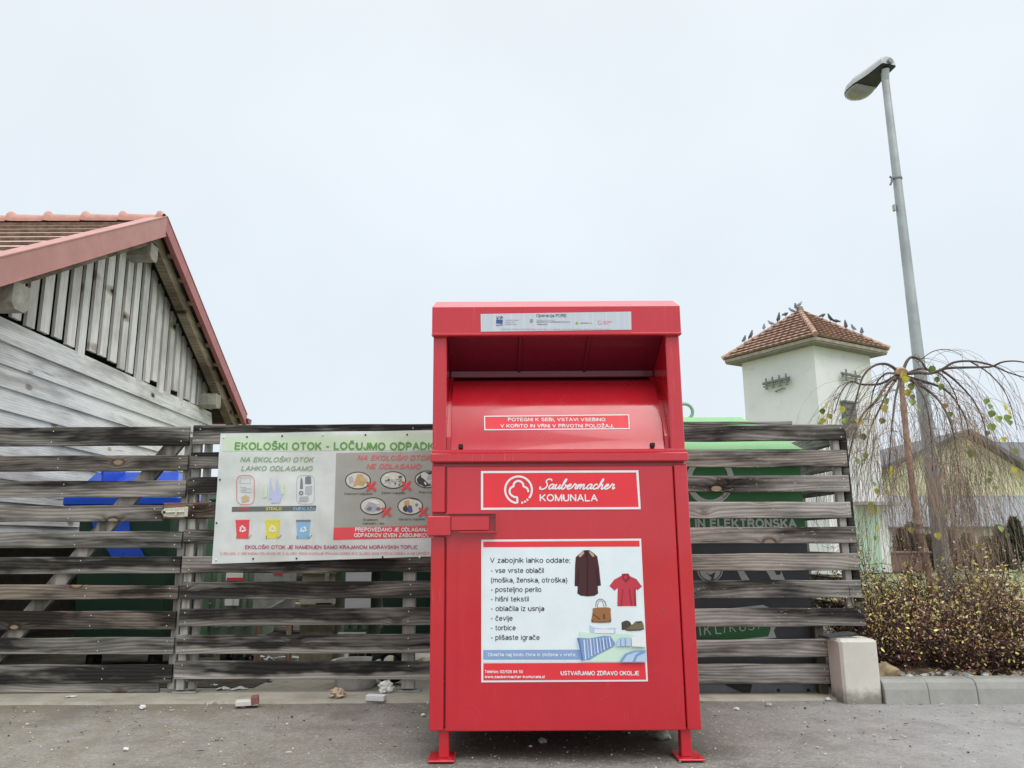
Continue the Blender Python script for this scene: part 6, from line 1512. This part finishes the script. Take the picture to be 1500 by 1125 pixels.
def shrub(loc, label, seed, hgt, rad, nleaf, warm, rz=0):
    e_ = empty('shrub', loc, label, 'shrub', 'autumn shrubs in the kerbed bed'); e_.rotation_euler = (0, 0, rz)
    st, lf = shrub_mesh(seed, hgt, rad, nleaf, warm)
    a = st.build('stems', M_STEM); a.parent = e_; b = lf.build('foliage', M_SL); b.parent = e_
    return e_
z0_ = .10
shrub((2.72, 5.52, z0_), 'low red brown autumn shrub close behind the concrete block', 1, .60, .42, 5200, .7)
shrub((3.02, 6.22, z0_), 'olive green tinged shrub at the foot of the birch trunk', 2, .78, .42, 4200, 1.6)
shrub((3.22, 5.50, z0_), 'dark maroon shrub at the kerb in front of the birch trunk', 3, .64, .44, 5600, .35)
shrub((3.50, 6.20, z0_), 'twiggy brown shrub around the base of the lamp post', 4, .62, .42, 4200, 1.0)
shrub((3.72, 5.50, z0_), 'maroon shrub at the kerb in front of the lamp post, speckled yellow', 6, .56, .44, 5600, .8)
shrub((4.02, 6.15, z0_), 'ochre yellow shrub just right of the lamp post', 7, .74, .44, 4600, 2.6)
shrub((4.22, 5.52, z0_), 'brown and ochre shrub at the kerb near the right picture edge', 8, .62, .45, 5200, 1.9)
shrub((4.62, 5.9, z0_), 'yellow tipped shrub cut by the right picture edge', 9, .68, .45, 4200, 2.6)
# pebbles and fallen leaves in the bed, a boulder
mb = MB(); mats = [plain('pebble_pale', (.52, .50, .46, 1), .8, .2, 30), plain('pebble_grey', (.28, .27, .25, 1), .8, .2, 30), plain('pebble_tan', (.36, .26, .17, 1), .8, .2, 30)]
for k in range(420):
    x = rs.uniform(2.62, 6.2); y = KY+.15+abs(rs.gauss(0, .12)); s_ = rs.uniform(.008, .026); mb.cur = rs.choice((0, 0, 1, 1, 2)); 
    vs, fs = ICO[1]; mb.add([Vector((v.x*s_*rs.uniform(.8, 1.2)+x, v.y*s_+y, v.z*s_*.7+.135)) for v in vs], fs)
o = mb.build('gravel', mats, smooth=True); tag(o, kind='stuff')
mb = MB()
for k in range(260):
    x = rs.uniform(2.6, 6); y = KY+.16+abs(rs.gauss(0, .14)); p = Vector((x, y, .15+rs.random()*.02)); s_ = rs.uniform(.01, .02); a = Vector((rs.gauss(0,1), rs.gauss(0,1), rs.gauss(0,.35))).normalized(); b = a.cross(Vector((0,0,1))).normalized()
    mb.cur = rs.choice((0, 1, 2, 2, 3)); mb.add([p-a*s_, p+b*s_*.5, p+a*s_, p-b*s_*.5], [(0,1,2,3)])
o = mb.build('fallen_leaves', [M_SL[1], M_SL[2], plain('fallen_orange', (.45, .16, .07, 1), .7, .2), M_SL[3]]); tag(o, kind='stuff')
q = P(1296, 982, KY+.2); mb = MB(); mb.blob((q.x, KY+.22, .15), (.085, .06, .065), 8, .2, 3); o = mb.build('boulder', plain('tan_stone', (.33, .25, .15, 1), .85, .3, 14, .3, 50), smooth=True, origin=(q.x, KY+.22, .15)); tag(o, 'tan rounded stone in the bed beside the concrete block', 'stone')

# ================================================================== HOUSES AND GREENERY BEYOND
M_YEL = plain('yellow_render', (.82, .80, .52, 1), .85, .05, 1.2); M_SLATE = plain('slate_roof', (.155, .16, .17, 1), .7, .1, 2); M_FASC = plain('dark_fascia', (.15, .15, .155, 1), .6, .1); M_WHITE = plain('white_render', (.76, .76, .755, 1), .85, .05, 1.2); M_ANNEX = plain('annex_grey', (.27, .285, .30, 1), .6, .08, 2)
YH = 32.0
hs = empty('house', (P(1410, 800, YH).x, YH+4, 0), 'pale yellow gabled house with grey roof beyond the birch', 'house')
hl, ha, hr = P(1297, 687, YH), P(1412, 638, YH), P(1560, 726, YH)
mb = MB(); hr0 = P(1560, 700, YH)
poly = [Vector((hl.x, YH, 0)), Vector((hr.x, YH, 0)), Vector((hr.x, YH, hr.z)), Vector((ha.x, YH, ha.z)), Vector((hl.x, YH, hl.z))]
mb.prism(poly, (0, 10, 0)); mb.build('wall', M_YEL, hs)
mb = MB(); nrm_l = Vector((0, 0, 1))
for p, q in ((ha, hl), (ha, hr)):
    d = (q-p); p2, q2_ = p+Vector((0, 0, .02)), q+d.normalized()*.5+Vector((0, 0, .02))
    mb.prism([Vector((p2.x, YH-.5, p2.z)), Vector((q2_.x, YH-.5, q2_.z)), Vector((q2_.x, YH-.5, q2_.z+.20)), Vector((p2.x, YH-.5, p2.z+.20))], (0, 11, 0))
mb.build('roof', M_SLATE, hs)
mb = MB()
for p, q in ((ha, hl), (ha, hr)):
    d = (q-p); q2_ = q+d.normalized()*.5
    mb.prism([Vector((p.x, YH-.53, p.z+.03)), Vector((q2_.x, YH-.53, q2_.z+.03)), Vector((q2_.x, YH-.53, q2_.z+.225)), Vector((p.x, YH-.53, p.z+.225))], (0, .028, 0))
mb.build('fascia', M_FASC, hs)
YH2 = 44.0
h2 = empty('house', (P(1520, 800, YH2).x, YH2+3, 0), 'long grey roofed house behind the yellow gable at the right picture edge', 'house')
a, b = P(1400, 645, YH2+4), P(1640, 652, YH2+4); c_, d = P(1400, 730, YH2), P(1640, 730, YH2)
mb = MB(); mb.add([c_, d, b, a, c_+Vector((0,8,0)), d+Vector((0,8,0))], [(0,1,2,3), (3,2,5,4), (0,3,4), (1,5,2), (0,4,5,1)]); mb.build('roof', M_SLATE, h2)
mb = MB(); mb.box((c_.x+.3, YH2+.3, 0), (d.x-.3, YH2+7.7, c_.z-.01)); mb.build('wall', M_WHITE, h2)
YA = 28.0
an = empty('annex', (P(1420, 800, YA).x, YA+1.5, 0), 'low white annex with flat grey roof band in front of the yellow house', 'annex')
a, b = P(1304, 815, YA), P(1600, 740, YA); zt_, zm = P(1420, 738, YA).z, P(1420, 771, YA).z
mb = MB(); mb.add([(a.x, YA-.25, zm), (b.x, YA-.25, zm), (b.x, YA+3, zt_+.45), (a.x, YA+3, zt_+.45), (a.x, YA-.25, zm-.09), (b.x, YA-.25, zm-.09), (b.x, YA+3, zm-.09), (a.x, YA+3, zm-.09)], [(0,1,2,3),(4,7,6,5),(0,4,5,1),(1,5,6,2),(2,6,7,3),(3,7,4,0)])
mb.build('roof', M_ANNEX, an)
mb = MB(); mb.box((a.x-.02, YA-.30, zm-.10), (b.x, YA-.2505, zm-.02)); mb.build('gutter', M_FASC, an)
mb = MB(); mb.box((a.x+.1, YA, 0), (b.x-.1, YA+2.9, zm-.091)); mb.build('wall', M_WHITE, an)
# low wall, conifers
mb = MB(); a, b = P(1282, 826, 24), P(1362, 811, 24); mb.bbox((a.x, 24, 0), (b.x, 24.3, b.z), .02); mb.bbox((a.x-.05, 23.95, b.z+.001), (b.x+.05, 24.35, b.z+.07), .02)
o = mb.build('brick_wall', plain('red_brown_brick', (.26, .16, .135, 1), .85, .25, 3), origin=(a.x, 24.1, 0)); tag(o, 'low red brown garden wall beyond the shrubs, left of the birch trunk', 'wall')
M_CON = plain('conifer_green', (.065, .085, .05, 1), .8, .3, 3); M_CONB = plain('conifer_brown', (.15, .12, .075, 1), .8, .3, 3)
def conifer(px, w, ytop, Y, mat, label, seed, name='conifer'):
    r_ = random.Random(seed); a = P(px, 815, Y); zt_ = P(px, ytop, Y).z; rad = w/1127*Y/2
    e_ = empty(name, (a.x, Y, 0), label, name, 'conifers in front of the annex'); lf = MB()
    for k in range(1500):
        u = r_.random()**.8; an_ = r_.uniform(0, 6.28); rr = rad*(1-u)**.6*math.sqrt(r_.uniform(.25, 1))*(1+.2*math.sin(an_*3+u*9))
        p = Vector((rr*math.cos(an_), rr*math.sin(an_), .05+u*zt_)); s_ = r_.uniform(.06, .13)
        d = Vector((math.cos(an_)*.6, math.sin(an_)*.6, r_.uniform(-.2, 1))).normalized(); b = d.cross(Vector((r_.gauss(0,1), r_.gauss(0,1), 1))).normalized()
        lf.add([p-b*s_*.4, p+d*s_*1.3, p+b*s_*.4, p-d*s_*.3], [(0,1,2,3)])
    o = lf.build('crown', mat); o.parent = e_
    tk = MB(); tk.tube([(0,0,0), (0,0,zt_*.8)], [.06, .015], 6); o = tk.build('trunk', M_LIMB); o.parent = e_
for k, (px, w, yt, Y, m, lab) in enumerate([(1322,26,778,25,M_CONB,'leftmost brown conifer in front of the annex, left of the birch trunk'),(1338,30,770,25,M_CON,'dark conifer in front of the annex seen just left of the birch trunk'),(1366,28,788,25,M_CON,'short dark conifer seen between birch trunk and lamp post'),
      (1398,28,780,25,M_CONB,'pointed brown conifer just right of the lamp post'),(1420,34,786,25,M_CON,'broad low conifer behind the birch twigs, second right of the lamp post'),(1446,30,790,25,M_CONB,'low brown conifer between the birch twigs and the tall green conifers'),
      (1469,26,775,24,M_CON,'middle sized green conifer left of the tallest one'),(1492,32,762,24,M_CON,'tallest green conifer at the right picture edge')]): conifer(px, w, yt, Y, m, lab, 40+k)

# ================================================================== ADDED DARK SCREEN BEHIND THE BINS, LITTER
bf = empty('backing_screen', (-.6, 7.75, 0), 'low dark board screen added behind the bins to darken the gaps', 'fence')  # unseen boards added so the view behind the bins goes dark
for k in range(5):
    board(bf, -3.5, 2.4, .05+.185*k, .05+.185*k+.175, 7.75, (.25, 0, .1, 0), th=.03)
for x in (-3.3, -1.4, .5, 2.3): post(bf, x, x+.08, 7.785, 7.85, 0, .95)
rl = random.Random(21)
M_PAPER = plain('litter_paper', (.72, .72, .70, 1), .7, .06, 30); M_CARD = plain('litter_card', (.50, .39, .27, 1), .8, .2, 20); M_FILM = plain('black_film', (.02, .02, .022, 1), .35, .2); M_ROCK = plain('grey_rock', (.36, .35, .32, 1), .85, .25, 20, .3, 60); M_ROCKD = plain('dark_rock', (.06, .058, .055, 1), .85, .25, 20)
def flake(px, py, w, d, h, mat, label, cat, name, z=.014, seed=0):
    """a crumpled scrap lying on the ground"""
    c = G(px, py, z); r_ = random.Random(seed+int(px)); mb = MB(); nx, ny = 6, 4; vs = []
    an_ = r_.uniform(-.5, .5)
    for j in range(ny+1):
        for i in range(nx+1):
            u, v = i/nx-.5, j/ny-.5; k = .75+.5*r_.random() if (i in (0, nx) or j in (0, ny)) else 1
            x, y = u*w*k, v*d*k
            vs.append(Vector((c.x+x*math.cos(an_)-y*math.sin(an_), c.y+x*math.sin(an_)+y*math.cos(an_), z+.002+h*(r_.random()*(1-abs(u)*1.4)))))
    top = len(vs); vs2 = vs + [Vector((v.x, v.y, v.z-.0018)) for v in vs]
    f = [(j*(nx+1)+i, j*(nx+1)+i+1, (j+1)*(nx+1)+i+1, (j+1)*(nx+1)+i) for j in range(ny) for i in range(nx)]
    mb.add(vs2, f + [tuple(top+q for q in t[::-1]) for t in f])
    o = mb.build(name, mat, origin=c); tag(o, label, cat); return o
flake(327, 1010, .085, .05, .02, M_PAPER, 'white torn paper scrap by the gate post foot, first of three in a row', 'paper scrap', 'paper_scrap')
flake(314, 1004, .05, .04, .015, M_PAPER, 'small white paper scrap behind the first fence board gap by the gate post', 'paper scrap', 'paper_scrap')
flake(352, 1010, .11, .035, .02, M_PAPER, 'long white paper scrap on the concrete right of the gate post foot', 'paper scrap', 'paper_scrap')
flake(104, 1021, .07, .03, .01, M_PAPER, 'white scrap lying under the slatted gate', 'paper scrap', 'paper_scrap')
for px, py, r3, m, lab, sd_ in ((565, 1015, (.045, .035, .042), M_PAPER, 'crumpled grey white paper beside the small white box', 4), (494, 1022, (.048, .04, .032), M_CARD, 'crumpled brown paper on the concrete in front of the tub', 9)):
    c = G(px, py, .012); mb = MB(); vs, fs = ICO[3]; out = []
    for v in vs:
        k = 1 + .55*mnoise.noise(v*2.2+Vector((sd_, 0, 0))) + .3*mnoise.noise(v*5.5+Vector((0, sd_, 0)))
        out.append(Vector((c.x+v.x*r3[0]*k, c.y+v.y*r3[1]*k, max(.013, .012+r3[2]*.8+v.z*r3[2]*k))))
    mb.add(out, fs); o = mb.build('crumpled_paper', m, origin=c); tag(o, lab, 'paper scrap')
flake(345, 962, .22, .16, .09, M_FILM, 'crumpled black film added to darken the gap behind the lower fence boards', 'plastic film', 'shade_film')  # black film added for the darkness under the bins
flake(372, 962, .20, .05, .03, M_PAPER, 'flat white paper lying on the black film behind the fence', 'paper scrap', 'paper_scrap', .06)
flake(425, 964, .26, .05, .02, M_PAPER, 'long white board offcut behind the lower fence boards', 'offcut', 'board_offcut', .05)
flake(392, 968, .10, .05, .05, M_PAPER, 'crumpled white wrapper beside the board offcut behind the fence', 'wrapper', 'wrapper', .03)
flake(300, 962, .16, .1, .07, M_FILM, 'crumpled black film added to darken the gap behind the gate post', 'plastic film', 'shade_film')  # another black film added for the under-bin darkness
flake(620, 968, .2, .12, .03, M_CARD, 'flattened brown cardboard behind the fence, left of the red container', 'cardboard', 'cardboard')
c = G(364, 1032, .012); mb = MB(); M4 = Matrix.Translation(c) @ Matrix.Rotation(R(14), 4, 'Z')
mb.bbox((-.075, -.045, 0), (.06, .035, .026), .002, M4); o = mb.build('body', plain('pack_white', (.66, .64, .60, 1), .6, .08, 20))
pk = empty('cigarette_pack', c, 'squashed red and white cigarette pack on the edge of the concrete', 'cigarette pack'); o.parent = pk; o.location = -Vector(c)
mb = MB(); mb.bbox((.018, -.047, .0005), (.063, .037, .045), .002, M4 @ Matrix.Rotation(R(-6), 4, 'Y')); o = mb.build('lid', plain('pack_red_brown', (.26, .10, .075, 1), .6, .2, 30), pk)
c = G(551, 1026, .012); mb = MB(); M4 = Matrix.Translation(c) @ Matrix.Rotation(R(-10), 4, 'Z'); mb.bbox((-.06, -.03, 0), (.06, .03, .034), .003, M4)
o = mb.build('small_box', M_PAPER, origin=c); tag(o, 'small white carton lying on the concrete near the fence post foot', 'carton')
for px, py, s_, m, lab in ((971, 1082, .040, M_ROCK, 'pale grey rock under the right side of the red container'), (795, 1088, .022, M_ROCK, 'small grey stone in the middle beneath the red container'), (394, 1002, .022, M_ROCKD, 'dark stone on the concrete below the banner'),
    (1213, 1026, .018, M_PAPER, 'white pebble left of the concrete block'), (1079, 1040, .016, M_PAPER, 'white pebble on the asphalt right of the red container'), (620, 1049, .014, M_PAPER, 'white pebble on the asphalt left of the red container'), (209, 1038, .022, M_PAPER, 'white chip of stone on the asphalt below the gate'), (184, 1099, .014, M_PAPER, 'white pebble near the bottom left of the road'), (1126, 1034, .02, M_ROCK, 'grey stone at the concrete edge under the right fence')):
    c = G(px, py); mb = MB(); mb.blob((c.x, c.y, s_*.45), (s_, s_*.8, s_*.62), int(px), .25, 2); o = mb.build('stone', m, smooth=True, origin=(c.x, c.y, 0)); tag(o, lab, 'stone')
mb = MB(); mats = [M_ROCK, M_PAPER, M_ROCKD, M_CARD]
for k in range(1500):
    x = rl.uniform(-3.6, 4.2); y = 3.0+2.15*rl.random()**.7
    s_ = rl.uniform(.0018, .0055)*(1.5 if rl.random() < .06 else 1); mb.cur = rl.choice((0, 0, 0, 1, 2, 3)); vs, fs = ICO[1]
    mb.add([Vector((v.x*s_*rl.uniform(.7, 1.4)+x, v.y*s_+y, v.z*s_*.7+s_*.3)) for v in vs], fs)
for k in range(90):                                          # dry leaf bits and straw
    x = rl.uniform(-3.6, 4.2); y = 3.6+1.6*rl.random()**.4; a = rl.uniform(0, 3.14); d = Vector((math.cos(a), math.sin(a), 0))*rl.uniform(.008, .03); e2 = Vector((-d.y, d.x, 0)).normalized()*rl.uniform(.0015, .006); p = Vector((x, y, .006))
    mb.cur = rl.choice((2, 3, 3)); mb.add([p-d, p+e2+Vector((0,0,.004)), p+d, p-e2], [(0,1,2,3)])
o = mb.build('grit', mats); tag(o, kind='stuff')
